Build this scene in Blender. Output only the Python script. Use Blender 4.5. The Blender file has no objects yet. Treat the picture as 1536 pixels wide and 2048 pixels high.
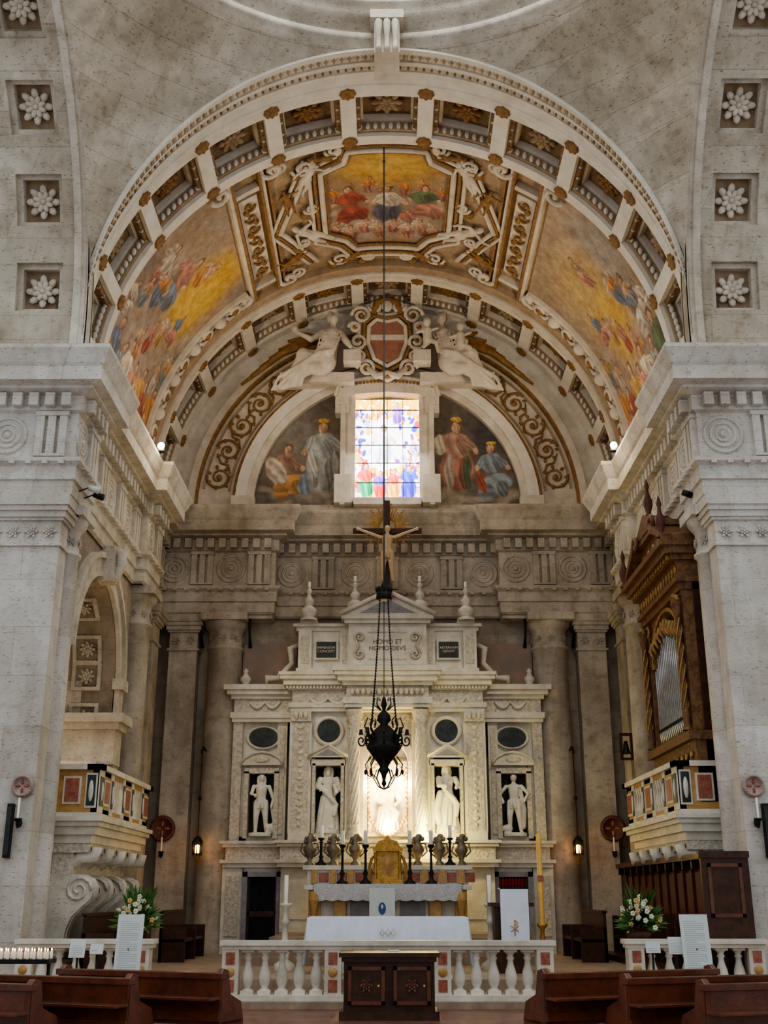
import bpy, math, random
import numpy as np
from mathutils import Matrix, Vector, Euler
random.seed(4)
pi=math.pi; rad=math.radians
def cs(a): return math.cos(a),math.sin(a)
# ------------------------------------------------------------------ materials
MATS={}
def mat(name,c1,c2=None,scale=2.0,rough=.75,bump=.25,metal=0.0,brick=None,emit=None,attr=False,pits=0.0,spec=.3,bs=30,stain=0.0,sc=(.62,.57,.50)):
    m=bpy.data.materials.new(name); m.use_nodes=True; nt=m.node_tree; N=nt.nodes; L=nt.links
    b=N['Principled BSDF']; b.inputs['Roughness'].default_value=rough; b.inputs['Metallic'].default_value=metal
    b.inputs['Specular IOR Level'].default_value=spec
    tc=N.new('ShaderNodeTexCoord'); c2=c2 or tuple(x*.8 for x in c1)
    n1=N.new('ShaderNodeTexNoise'); n1.inputs['Scale'].default_value=scale; n1.inputs['Detail'].default_value=9; n1.inputs['Roughness'].default_value=.65
    L.new(tc.outputs['Object'],n1.inputs['Vector'])
    cr=N.new('ShaderNodeValToRGB'); cr.color_ramp.elements[0].position=.33; cr.color_ramp.elements[1].position=.66
    cr.color_ramp.elements[0].color=(*c2,1); cr.color_ramp.elements[1].color=(*c1,1)
    L.new(n1.outputs['Fac'],cr.inputs['Fac']); out=cr.outputs['Color']
    def mul(a,bsock=None,col=None,fac=1.0,facs=None):
        mx=N.new('ShaderNodeMix'); mx.data_type='RGBA'; mx.blend_type='MULTIPLY'; mx.inputs[0].default_value=fac
        if facs is not None: L.new(facs,mx.inputs[0])
        L.new(a,mx.inputs[6])
        if bsock is not None: L.new(bsock,mx.inputs[7])
        else: mx.inputs[7].default_value=(*col,1)
        return mx.outputs[2]
    def noisefac(scl,det,vs,p0,p1,inv,amt):
        v=N.new('ShaderNodeTexNoise'); v.inputs['Scale'].default_value=scl; v.inputs['Detail'].default_value=det
        mp=N.new('ShaderNodeMapping'); mp.inputs['Scale'].default_value=vs
        L.new(tc.outputs['Object'],mp.inputs['Vector']); L.new(mp.outputs['Vector'],v.inputs['Vector'])
        r2=N.new('ShaderNodeValToRGB'); r2.color_ramp.elements[0].position=p0; r2.color_ramp.elements[1].position=p1
        a,c=((1,1,1,1),(0,0,0,1)) if inv else ((0,0,0,1),(1,1,1,1))
        r2.color_ramp.elements[0].color=a; r2.color_ramp.elements[1].color=c
        L.new(v.outputs['Fac'],r2.inputs['Fac']); mt=N.new('ShaderNodeMath'); mt.operation='MULTIPLY'; mt.inputs[1].default_value=amt
        L.new(r2.outputs['Color'],mt.inputs[0]); return mt.outputs[0]
    if attr:
        at=N.new('ShaderNodeAttribute'); at.attribute_name='Col'; out=mul(out,at.outputs['Color'])
    if stain:
        out=mul(out,col=sc,facs=noisefac(.55,7,(1,1,.7),.42,.66,False,stain))
        out=mul(out,col=(.64,.58,.50),facs=noisefac(1.6,8,(2.2,2.2,.35),.50,.70,False,stain*.75))
        out=mul(out,col=(.60,.52,.42),facs=noisefac(3.5,9,(1,1,1.5),.55,.68,False,stain*.6))
    if pits:
        out=mul(out,col=(.40,.31,.22),facs=noisefac(13,6,(1,1,2.8),.32,.40,True,pits))
    if brick:
        sx=N.new('ShaderNodeSeparateXYZ'); L.new(tc.outputs['Object'],sx.inputs[0])
        ad=N.new('ShaderNodeMath'); ad.operation='ADD'; L.new(sx.outputs[0],ad.inputs[0]); L.new(sx.outputs[1],ad.inputs[1])
        cx=N.new('ShaderNodeCombineXYZ'); L.new(ad.outputs[0],cx.inputs[0]); L.new(sx.outputs[2 if brick[2]=='z' else 1],cx.inputs[1])
        if brick[2]=='f': L.new(sx.outputs[0],cx.inputs[0])
        bt=N.new('ShaderNodeTexBrick'); bt.inputs['Scale'].default_value=1; bt.inputs['Brick Width'].default_value=brick[0]; bt.inputs['Row Height'].default_value=brick[1]
        bt.inputs['Mortar Size'].default_value=.008; bt.inputs['Mortar Smooth'].default_value=.5
        bt.inputs['Color1'].default_value=(1,1,1,1); bt.inputs['Color2'].default_value=(.82,.80,.76,1); bt.inputs['Mortar'].default_value=(.68,.63,.56,1)
        L.new(cx.outputs[0],bt.inputs['Vector']); out=mul(out,bt.outputs['Color'],fac=.9)
    L.new(out,b.inputs['Base Color'])
    if bump:
        n2=N.new('ShaderNodeTexNoise'); n2.inputs['Scale'].default_value=bs; n2.inputs['Detail'].default_value=6
        L.new(tc.outputs['Object'],n2.inputs['Vector'])
        bp=N.new('ShaderNodeBump'); bp.inputs['Strength'].default_value=bump; bp.inputs['Distance'].default_value=.03
        L.new(n2.outputs['Fac'],bp.inputs['Height']); L.new(bp.outputs['Normal'],b.inputs['Normal'])
    if emit:
        if attr: L.new(at.outputs['Color'],b.inputs['Emission Color'])
        else: b.inputs['Emission Color'].default_value=(*emit[0],1)
        b.inputs['Emission Strength'].default_value=emit[1]
    MATS[name]=m; return m
mat('travertine',(.71,.66,.56),(.52,.47,.385),1.3,brick=(1.3,.52,'z'),pits=.7,stain=.7)
mat('travertine_pale',(.76,.735,.685),(.59,.56,.51),1.5,brick=(2.4,.9,'z'),pits=.6,stain=.5)
mat('travertine_plain',(.75,.70,.61),(.57,.52,.435),2.2,pits=.6,stain=.6)
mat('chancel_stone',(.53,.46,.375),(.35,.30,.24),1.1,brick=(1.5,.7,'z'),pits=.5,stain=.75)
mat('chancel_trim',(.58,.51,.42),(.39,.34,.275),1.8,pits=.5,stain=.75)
mat('stucco_white',(.86,.82,.74),(.72,.67,.58),2.5,bump=.12,stain=.18)
mat('stucco',(.79,.725,.62),(.60,.53,.43),2.5,bump=.15,stain=.3)
mat('stucco_ground',(.47,.35,.23),(.30,.215,.135),3)
mat('gilt',(.38,.21,.075),(.19,.10,.035),7,rough=.55,bump=.5)
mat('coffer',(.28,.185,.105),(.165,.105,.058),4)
mat('fresco',(1.0,1.0,1.0),(.62,.56,.50),4,attr=True,bump=.1)
mat('marble',(.80,.76,.66),(.60,.55,.45),3,rough=.45,bump=.15,stain=.35)
mat('marble_carved',(.74,.68,.57),(.40,.35,.27),14,rough=.55,bump=1.0,bs=16)
mat('statue_marble',(.84,.80,.70),(.66,.62,.52),4,rough=.5,bump=.1)
mat('serpentine',(.055,.068,.062),(.02,.024,.023),5,rough=.45,bump=.05)
mat('red_marble',(.27,.065,.04),(.42,.18,.12),12,rough=.35,bump=.05)
mat('grey_marble',(.33,.32,.32),(.20,.19,.20),5,rough=.4,bump=.05)
mat('yellow_marble',(.56,.34,.13),(.40,.22,.075),9,rough=.35,bump=.05)
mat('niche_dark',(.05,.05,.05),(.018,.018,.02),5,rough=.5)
mat('wood_dark',(.085,.034,.017),(.034,.014,.008),6,rough=.35,bump=.1)
mat('wood_pew',(.17,.048,.019),(.08,.022,.010),5,rough=.24,bump=.05,spec=.5)
mat('wood_organ',(.25,.13,.055),(.09,.04,.017),7,rough=.45,bump=.6,bs=18)
mat('gold',(.66,.40,.11),(.34,.18,.04),9,rough=.4,metal=.6,bump=.5)
mat('gold_dull',(.50,.31,.11),(.24,.13,.045),9,rough=.45,metal=.3,bump=.5)
mat('iron',(.035,.033,.03),(.015,.015,.015),9,rough=.5,metal=.6)
mat('steel_cable',(.13,.125,.12),(.1,.1,.1),9,rough=.5,metal=.4,bump=0)
mat('pewter',(.36,.38,.40),(.24,.25,.26),9,rough=.35,metal=.8,bump=.05)
mat('bronze',(.28,.23,.17),(.13,.105,.08),12,rough=.4,metal=.4,bump=.3)
mat('wax',(.88,.84,.72),(.8,.74,.6),4,rough=.5,bump=0)
mat('wax_yellow',(.74,.45,.12),(.64,.35,.08),4,rough=.5,bump=0)
mat('cloth',(.80,.83,.92),(.70,.74,.84),3,rough=.9,bump=.3,bs=8)
mat('lace',(.80,.79,.78),(.44,.43,.42),40,rough=.9,bump=.8,bs=60)
mat('paper',(.64,.69,.67),(.58,.63,.61),2,rough=.6,bump=0)
mat('ink',(.44,.47,.46),None,5,rough=.7,bump=0)
mat('ink_dark',(.24,.19,.13),None,5,rough=.7,bump=0)
mat('leaf',(.09,.20,.045),(.035,.09,.02),9,rough=.6,bump=.1)
mat('petal_white',(.78,.75,.62),(.66,.60,.4),9,rough=.7,bump=0)
mat('petal_yellow',(.68,.48,.14),(.6,.38,.2),9,rough=.7,bump=0)
mat('floor_tile',(.27,.13,.085),(.16,.075,.05),3,rough=.35,brick=(.6,.6,'f'),bump=.05)
mat('step_stone',(.44,.34,.25),(.29,.21,.145),3,rough=.5,bump=.1,stain=.4)
mat('candle_glow',(1,.7,.3),None,3,emit=((1,.5,.15),14),bump=0)
mat('lamp_glow',(1,.95,.85),None,3,emit=((1,.88,.65),90),bump=0)
mat('red_glow',(.25,.02,.02),None,3,emit=((.8,.01,.04),.14),bump=0)
mat('stained_glass',(1,1,1),(1,1,1),1,attr=True,bump=0,emit=((1,1,1),5.0))
mat('blue_mark',(.06,.13,.30),None,3,bump=0)
mat('bone',(.60,.45,.29),(.45,.32,.19),6,rough=.5,bump=.1)
mat('pink_medallion',(.46,.35,.31),(.30,.21,.18),14,rough=.5)
mat('faded_fresco',(.42,.28,.21),(.26,.22,.19),1.6,rough=.8)
mat('dark_medallion',(.15,.058,.04),(.075,.03,.022),14,rough=.5)
mat('arms_field',(.42,.20,.15),(.30,.14,.10),6)
# ------------------------------------------------------------------ mesh builder
class MB:
    def __init__(s,name): s.name=name; s.v=[]; s.f=[]; s.m=[]; s.sm=[]; s.mats=[]; s.T=None
    def mi(s,m):
        if m not in s.mats: s.mats.append(m)
        return s.mats.index(m)
    def add(s,vs,fs,m,smooth=False,T=None):
        o=len(s.v); k=s.mi(m)
        for p in vs:
            p=Vector(p)
            if T is not None: p=T@p
            if s.T is not None: p=s.T@p
            s.v.append(p[:])
        for f in fs: s.f.append([i+o for i in f]); s.m.append(k); s.sm.append(smooth)
    def box(s,x0,x1,y0,y1,z0,z1,m,T=None,tx=0,ty=0):
        vs=[(x0,y0,z0),(x1,y0,z0),(x1,y1,z0),(x0,y1,z0),(x0+tx,y0+ty,z1),(x1-tx,y0+ty,z1),(x1-tx,y1-ty,z1),(x0+tx,y1-ty,z1)]
        s.add(vs,[(3,2,1,0),(4,5,6,7),(0,1,5,4),(1,2,6,5),(2,3,7,6),(3,0,4,7)],m,T=T)
    def lathe(s,prof,c,m,n=16,T=None,a0=0,a1=2*pi,sx=1,sy=1,smooth=True):
        full=abs(a1-a0-2*pi)<1e-6; k=n if full else n+1; vs=[]; fs=[]
        for i in range(k):
            a=a0+(a1-a0)*i/n
            for r,z in prof: vs.append((c[0]+sx*r*math.cos(a),c[1]+sy*r*math.sin(a),c[2]+z))
        q=len(prof)
        for i in range(n):
            j=(i+1)%k
            for t in range(q-1): fs.append((i*q+t,j*q+t,j*q+t+1,i*q+t+1))
        s.add(vs,fs,m,smooth,T)
    def tube(s,pts,r,m,n=7,T=None,closed=False):
        pts=[Vector(p) for p in pts]; R=r if isinstance(r,(list,tuple)) else [r]*len(pts)
        vs=[];fs=[];N=len(pts); prev=None
        for i,p in enumerate(pts):
            if closed: t=pts[(i+1)%N]-pts[i-1]
            else: t=pts[min(i+1,N-1)]-pts[max(i-1,0)]
            if t.length<1e-9: t=Vector((0,0,1))
            t.normalize()
            if prev is None: u=t.orthogonal().normalized()
            else:
                u=prev-t*prev.dot(t)
                u=u.normalized() if u.length>1e-6 else t.orthogonal().normalized()
            prev=u; w=t.cross(u)
            for k in range(n):
                a=2*pi*k/n; vs.append(p+(u*math.cos(a)+w*math.sin(a))*R[i])
        for i in range(N if closed else N-1):
            j=(i+1)%N
            for k in range(n): fs.append((i*n+k,i*n+(k+1)%n,j*n+(k+1)%n,j*n+k))
        if not closed: fs.append(tuple(range(n))[::-1]); fs.append(tuple((N-1)*n+k for k in range(n)))
        s.add(vs,fs,m,True,T)
    def ell(s,c,r,m,T=None,nu=10,nv=6,rot=None):
        if not isinstance(r,(tuple,list)): r=(r,r,r)
        vs=[];fs=[]
        Rm=rot.to_matrix() if rot is not None else None
        for j in range(nv+1):
            th=pi*j/nv
            for i in range(nu):
                a=2*pi*i/nu; p=Vector((r[0]*math.sin(th)*math.cos(a),r[1]*math.sin(th)*math.sin(a),r[2]*math.cos(th)))
                if Rm is not None: p=Rm@p
                vs.append(p+Vector(c))
        for j in range(nv):
            for i in range(nu):
                k=(i+1)%nu; fs.append((j*nu+i,(j+1)*nu+i,(j+1)*nu+k,j*nu+k))
        s.add(vs,fs,m,True,T)
    def limb(s,pts,rs,m,T=None):
        s.tube(pts,rs,m,8,T)
        for p,r in zip(pts,rs): s.ell(p,r,m,T,8,6)
    def prism(s,poly,m,T=None,d=.1):
        n=len(poly); vs=[(p[0],0,p[1]) for p in poly]+[(p[0],d,p[1]) for p in poly]
        fs=[tuple(range(n)),tuple(range(2*n-1,n-1,-1))]+[(i,i+n,(i+1)%n+n,(i+1)%n) for i in range(n)]
        s.add(vs,fs,m,False,T)
    def arcbox(s,f,a0,a1,w0,w1,r0,r1,m,n=None):
        n=n or max(1,int(abs(a1-a0)/4+.99)); vs=[];fs=[]
        for i in range(n+1):
            a=rad(a0+(a1-a0)*i/n)
            for w,r in ((w0,r0),(w1,r0),(w1,r1),(w0,r1)): vs.append(f(a,w,r))
        for i in range(n):
            for k in range(4): fs.append((i*4+k,i*4+(k+1)%4,(i+1)*4+(k+1)%4,(i+1)*4+k))
        fs.append((0,1,2,3)); fs.append((n*4+3,n*4+2,n*4+1,n*4))
        s.add(vs,fs,m)
    def sweep(s,path,prof,mats):
        P=[Vector((p[0],p[1])) for p in path]; n=len(P); vs=[]
        for i in range(n):
            d1=(P[i]-P[i-1]).normalized() if i>0 else None; d2=(P[i+1]-P[i]).normalized() if i<n-1 else None
            if d1 is None: d1=d2
            if d2 is None: d2=d1
            n1=Vector((d1.y,-d1.x)); n2=Vector((d2.y,-d2.x)); mm=(n1+n2); mm=mm/(mm.length_squared/2) if mm.length>1e-6 else n1
            for o,z in prof: q=P[i]+mm*o; vs.append((q.x,q.y,z))
        k=len(prof)
        for i in range(n-1):
            s.add([vs[q] for q in range(i*k,(i+2)*k)],[(j,k+j,k+j+1,j+1) for j in range(k-1)],mats(i))
    def ringtorus(s,c,R,r,m,T=None,n=20,k=6,sx=1):
        s.tube([(c[0]+sx*R*math.cos(2*pi*i/n),c[1],c[2]+R*math.sin(2*pi*i/n)) for i in range(n)],r,m,k,T,closed=True)
    def build(s,remesh=None,bevel=None,parent=None):
        me=bpy.data.meshes.new(s.name); me.from_pydata(s.v,[],s.f)
        for m in s.mats: me.materials.append(MATS[m])
        me.polygons.foreach_set('material_index',s.m); me.polygons.foreach_set('use_smooth',s.sm); me.update()
        o=bpy.data.objects.new(s.name,me); bpy.context.collection.objects.link(o)
        if remesh:
            r=o.modifiers.new('r','REMESH'); r.mode='VOXEL'; r.voxel_size=remesh; r.use_smooth_shade=True
            q=o.modifiers.new('s','SMOOTH'); q.iterations=1; q.factor=.5
        if bevel:
            b=o.modifiers.new('b','BEVEL'); b.width=bevel; b.segments=2; b.limit_method='ANGLE'
        if parent is not None: o.parent=parent
        return o
def TR(x,y,z,rz=0,s=1,rx=0,ry=0):
    return Matrix.Translation((x,y,z))@Matrix.Rotation(rz,4,'Z')@Matrix.Rotation(ry,4,'Y')@Matrix.Rotation(rx,4,'X')@Matrix.Diagonal((s,s,s,1))
def frame(loc,n,up):
    n=Vector(n).normalized(); x=Vector(up).cross(n).normalized(); y=n.cross(x)
    M=Matrix((x,y,n)).transposed().to_4x4(); M.translation=Vector(loc); return M
def rosette(mb,T,R,m,petals=8,depth=.25):
    for ring,(rr,ln,wd,off,h) in enumerate(((.62,.36,.21,0,.05),(.34,.27,.15,pi/petals,.14))):
        for k in range(petals):
            a=2*pi*k/petals+off; c,s_=cs(a)
            mb.ell((rr*R*c,rr*R*s_,h*R+.04*R),(ln*R,wd*R,depth*.35*R),m,T,8,5,rot=Euler((0,-.35,a)))
            if ring==0: mb.ell((.8*R*c,.8*R*s_,.12*R),(.1*R,.04*R,.08*R),m,T,5,4)
    mb.ell((0,0,.18*R),(.15*R,.15*R,.16*R),m,T,8,6)
def grid(name,nu,nv,pos,colf,matname,parent=None):
    U,V=np.meshgrid(np.linspace(0,1,nu),np.linspace(0,1,nv)); P=pos(U.ravel(),V.ravel())
    me=bpy.data.meshes.new(name); F=[(j*nu+i,j*nu+i+1,(j+1)*nu+i+1,(j+1)*nu+i) for j in range(nv-1) for i in range(nu-1)]
    me.from_pydata(P.tolist(),[],F); me.materials.append(MATS[matname]); me.polygons.foreach_set('use_smooth',[True]*len(F))
    if colf is not None:
        C=colf(P,U.ravel(),V.ravel()); A=me.color_attributes.new(name='Col',type='FLOAT_COLOR',domain='POINT')
        A.data.foreach_set('color',np.concatenate([C,np.ones((len(C),1))],1).astype(np.float32).ravel())
    o=bpy.data.objects.new(name,me); bpy.context.collection.objects.link(o)
    if parent is not None: o.parent=parent
    return o
def paint(p,base,blobs,warp=.05,fade=.28):
    x=p[:,0]; y=p[:,1]; col=base.copy()
    xw=x+warp*np.sin(7*y+2*x)+warp*.5*np.sin(17*x+11*y); yw=y+warp*np.sin(6*x-3*y)+warp*.5*np.sin(19*y-9*x)
    for cx,cy,rx,ry,an,c,h in blobs:
        ca,sa=math.cos(an),math.sin(an); dx=xw-cx; dy=yw-cy; u=(dx*ca+dy*sa)/rx; v=(-dx*sa+dy*ca)/ry
        d=np.sqrt(u*u+v*v); w=np.clip((1-d)*h,0,1)[:,None]
        fold=(1+.28*np.sin(u*7+v*3+cx*7)+.15*v)[:,None] if h>2.2 else 1
        col=col*(1-w)+np.array(c)[None,:]*fold*w
    if fade: col=col*(1-fade)+np.array([.46,.37,.28])[None,:]*fade
    return np.clip(col,0.01,1)
SK=(.68,.44,.30)
def dk(c,k=.5): return tuple(q*k for q in c)
def pfig(x,y,h,c1,c2,lean=0,seat=False,crown=False,wings=False):
    b=[(x+.03*h,y-.05*h,.26*h,.42*h,lean,(.20,.145,.105),1.6)]; W=1.3
    if wings: b+=[(x-.24*h,y+.2*h,.22*h,.09*h,.8,(.6,.52,.42),6),(x+.24*h,y+.2*h,.22*h,.09*h,-.8,(.5,.42,.34),6)]
    if seat: b+=[(x+.05*h,y-.28*h,.29*h,.18*h,.3,c1,7),(x-.1*h,y-.4*h,.16*h,.14*h,1.2,dk(c1,.7),6),(x+.16*h,y-.34*h,.10*h,.15*h,.2,dk(c1,.55),6)]
    else: b+=[(x,y-.24*h,.17*h*W,.3*h,lean,c1,7),(x+.08*h,y-.28*h,.06*h,.25*h,lean,dk(c1),5),(x-.09*h,y-.3*h,.04*h,.2*h,lean,dk(c1,.65),5)]
    b+=[(x+lean*.2*h,y+.08*h,.14*h*W,.19*h,lean,c2,7),(x+lean*.2*h+.06*h,y+.05*h,.05*h,.15*h,lean+.3,dk(c2,.6),5),(x-.17*h,y+.1*h,.055*h,.15*h,-.5,c2,7),(x+.18*h,y+.08*h,.055*h,.15*h,.7,dk(c2,.75),7),
        (x-.23*h,y,.04*h,.05*h,0,SK,7),(x+.24*h,y+.0*h,.04*h,.05*h,0,SK,7),
        (x+lean*.3*h,y+.335*h,.08*h,.10*h,0,(.20,.11,.06),7),(x+lean*.3*h-.01*h,y+.315*h,.055*h,.075*h,0,SK,8),(x+lean*.3*h+.015*h,y+.30*h,.02*h,.05*h,0,dk(SK,.6),6)]
    if crown: b+=[(x,y+.42*h,.075*h,.035*h,0,(.75,.48,.12),7)]
    return b
def clouds(x0,x1,y0,y1,n,cols,sz,seed):
    r=random.Random(seed); return [(r.uniform(x0,x1),r.uniform(y0,y1),sz*r.uniform(.5,1.3),sz*r.uniform(.3,.8),r.uniform(-.5,.5),r.choice(cols),1.5) for _ in range(n)]
def text(s,x,y,z,size,m,parent,name='inscription'):
    c=bpy.data.curves.new(name,'FONT'); c.body=s; c.size=size; c.extrude=.004; c.align_x='CENTER'; c.align_y='CENTER'; c.space_line=1.0
    c.materials.append(MATS[m]); o=bpy.data.objects.new(name,c); o.location=(x,y,z); o.rotation_euler=(pi/2,0,0)
    bpy.context.collection.objects.link(o); o.parent=parent; return o
# ------------------------------------------------------------------ constants
ZS=12.05; R=6.15
vmap=lambda a,w,r:(r*math.cos(a),w,ZS+r*math.sin(a))
# ------------------------------------------------------------------ floor / steps
b=MB('floor'); b.box(-14,14,-6,32,-.2,0,'floor_tile')
b.box(-6.2,6.2,18.65,20.6,0,.1,'step_stone'); b.box(-6.2,6.2,20.5,31,0,.3,'step_stone')
for i,(y,x) in enumerate(((24.4,3.0),(24.75,2.75),(25.1,2.5))): b.box(-x,x,y,28.8,.3,.3+.17*(i+1),'step_stone')
b.build()
# ------------------------------------------------------------------ back & side walls
w=MB('wall_back'); w.box(-6.4,6.4,30,30.5,0,12.05,'chancel_stone')
w.box(-6.2,-3.1,29.4,30,8.7,11.68,'chancel_trim'); w.box(3.1,6.2,29.4,30,8.7,11.68,'chancel_trim')
n=48
for (r0,r1,y,m) in ((3.8,4.0,29.75,'stucco'),(4.0,4.3,29.65,'stucco_white'),(4.3,4.40,29.75,'gilt'),(4.40,5.38,29.9,'stucco'),(5.38,5.45,29.72,'gilt'),(5.45,5.65,29.68,'stucco'),(5.65,6.5,29.85,'stucco')):
    w.arcbox(vmap,0,180,y,30.3,r0,r1,m,n)
w.box(-6.3,6.3,29.85,30.4,11.65,12.1,'chancel_trim')
w.box(-4.4,-3.75,29.6,30,11.7,12.3,'stucco'); w.box(3.75,4.4,29.6,30,11.7,12.3,'stucco')
for sgn in (-1,1):
    for q in ((4.5,4.56,6,58),(5.22,5.28,6,58)): w.arcbox(vmap,q[2] if sgn>0 else 180-q[3],q[3] if sgn>0 else 180-q[2],29.85,29.95,q[0],q[1],'stucco_ground',20)
    for k,ad in enumerate((10.5,20.5,30.5,40.5,50.5)):
        a=rad(ad); c=(sgn*4.88*math.cos(a),29.86,ZS+4.88*math.sin(a)); pts=[]
        for t in range(26):
            q=t/25; th=a+(1 if k%2 else -1)*q*3.2*pi; rr=.31*(1-q)+.05
            pts.append((c[0]+sgn*rr*math.cos(th),29.86,c[2]+rr*math.sin(th)))
        w.tube(pts,[.042*(1-.5*i/25) for i in range(26)],'gilt',6)
        for t in range(7):
            th=t*2*pi/7+k; w.ell((c[0]+.32*math.cos(th),29.87,c[2]+.32*math.sin(th)),(.07,.03,.05),'gilt',None,6,4,rot=Euler((0,-th,0)))
        w.ell(c,(.085,.05,.085),'gilt')
        if k<4:
            a2=rad(ad+5); w.tube([(sgn*rr2*math.cos(a2+dd),29.87,ZS+rr2*math.sin(a2+dd)) for rr2,dd in ((4.6,-.05),(4.75,.0),(4.95,0.0),(5.15,.05))],[.02,.04,.035,.015],'gilt',6)
w.build()
for sgn,nm in ((-1,'wall_left'),(1,'wall_right')):
    w=MB(nm)
    if sgn==1:
        w.box(6.25,7.0,20.9,30.2,0,12.05,'chancel_stone')
    else:
        y0,y1,zb,zs,r=21.7,25.5,3.1,6.3,1.9; yc=23.6
        w.box(-7.0,-6.25,20.9,y0,0,12.05,'chancel_stone'); w.box(-7.0,-6.25,y1,30.2,0,12.05,'chancel_stone'); w.box(-7.9,-6.25,y0,y1,0,zb,'chancel_stone')
        w.box(-7.9,-7.0,y1,y1+.4,0,12,'travertine_plain'); w.box(-7.9,-7.0,y0-.4,y0,0,12,'travertine_plain')
        w.box(-8.2,-7.8,y0-.3,y1+.3,0,12,'travertine_plain')
        N=24
        for i in range(N):
            a=pi*i/N; a2=pi*(i+1)/N
            p=[(yc+r*math.cos(q),zs+r*math.sin(q)) for q in (a,a2)]
            vs=[(-6.25,p[0][0],p[0][1]),(-6.25,p[1][0],p[1][1]),(-6.25,p[1][0],12.05),(-6.25,p[0][0],12.05),
                (-7.9,p[0][0],p[0][1]),(-7.9,p[1][0],p[1][1])]
            w.add(vs,[(0,1,2,3),(0,4,5,1)],'chancel_stone')
        smap=lambda a,ww,rr:(-6.25+ww,yc+rr*math.cos(a),zs+rr*math.sin(a))
        w.arcbox(smap,0,180,-.02,.10,1.9,2.0,'travertine_plain',24); w.arcbox(smap,0,180,-.02,.06,2.0,2.3,'travertine_plain',24); w.arcbox(smap,0,180,-.02,.14,2.3,2.42,'travertine_plain',24)
        w.box(-6.27,-6.14,25.5,25.9,3.2,6.3,'travertine_plain'); w.box(-6.3,-6.05,25.45,25.98,6.1,6.35,'travertine_plain')
        for j in range(5):
            if j<3: z=7.0-.95*j-.6; T=frame((-6.9,25.48,z),(0,-1,0),(0,0,1))
            else:
                a=rad(22+32*(j-3)); T=frame((-6.9,yc+1.88*math.cos(a),zs+1.88*math.sin(a)),(0,-math.cos(a),-math.sin(a)),(1,0,0))
            for q in ((-.33,-.25,-.33,.33),(.25,.33,-.33,.33),(-.25,.25,-.33,-.25),(-.25,.25,.25,.33)): w.box(q[0],q[1],q[2],q[3],-.02,.07,'travertine_plain',T=T)
            rosette(w,T,.2,'travertine_plain')
        w.box(-7.6,-6.0,25.1,25.95,5.15,5.3,'travertine_plain'); w.box(-7.6,-5.9,25.0,26.05,5.3,5.5,'travertine_plain'); w.box(-7.5,-6.1,25.25,25.9,4.4,5.15,'travertine_plain')
        w.box(-7.4,-6.3,24.6,25.5,3.1,4.4,'travertine_plain')
        w.box(-6.3,-5.95,23.4,23.8,8.1,8.9,'travertine_plain',ty=-.05)
        w.tube([(-6.0,23.6,8.85),(-5.86,23.6,8.75),(-5.85,23.6,8.5),(-5.95,23.6,8.2),(-6.0,23.6,8.1)],[.1,.13,.12,.1,.05],'travertine_plain')
    w.build()
# ------------------------------------------------------------------ entablature
prof=[(0,8.8),(.06,8.85),(.06,9.12),(.11,9.14),(.11,9.4),(.2,9.48),(.2,9.56),(.05,9.6),(.05,10.52),(.14,10.56),(.14,10.86),(.36,10.93),(.36,10.98),(.56,11.02),(.56,11.3),(.6,11.36),(.66,11.5),(.72,11.62),(.72,11.7),(-.6,11.74)]
half=[(-9.5,20.0),(-6.05,20.0),(-6.05,21.3),(-6.2,21.3),(-6.2,26.2),(-5.95,26.2),(-5.95,27.6),(-6.2,27.6),(-6.2,29.35),(-3.1,29.35),(-3.1,29.85)]
path=half+[(-x,y) for x,y in reversed(half)]
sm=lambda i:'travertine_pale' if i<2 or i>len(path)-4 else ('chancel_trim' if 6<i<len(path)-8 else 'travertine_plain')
e=MB('trim_entablature'); e.sweep(path,prof,sm)
for i in range(len(path)-1):
    a=Vector(path[i]); c=Vector(path[i+1]); d=(c-a); Ln=d.length; d.normalize(); m=sm(i)
    if Ln<.6: continue
    ang=math.atan2(d.y,d.x); T=Matrix.Translation((a.x,a.y,0))@Matrix.Rotation(ang,4,'Z')
    k=int(Ln/.3)
    for j in range(k):
        s_=(j+.5)*Ln/k
        e.box(s_-.09,s_+.09,-.30,-.1,10.6,10.86,m,T=T); e.box(s_-.05,s_+.05,-.23,-.1,9.42,9.5,m,T=T)
    k=max(1,int(round(Ln/.85)))
    for j in range(k):
        s_=(j+.5)*Ln/k
        if j%2==1:
            for q in (-.22,0,.22): e.box(s_+q-.075,s_+q+.075,-.14,-.04,9.64,10.46,m,T=T)
            e.box(s_-.32,s_+.32,-.16,-.04,10.44,10.53,m,T=T); e.box(s_-.3,s_+.3,-.15,-.04,9.6,9.65,m,T=T)
        else:
            D=T@Matrix.Translation((s_,-.05,10.06))
            for rr,tt in ((.36,.04),(.24,.035),(.13,.03)): e.ringtorus((0,0,0),rr,tt,m,T=D,n=24)
            e.ell((0,0,0),(.07,.06,.07),m,T=D)
e.build()
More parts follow.
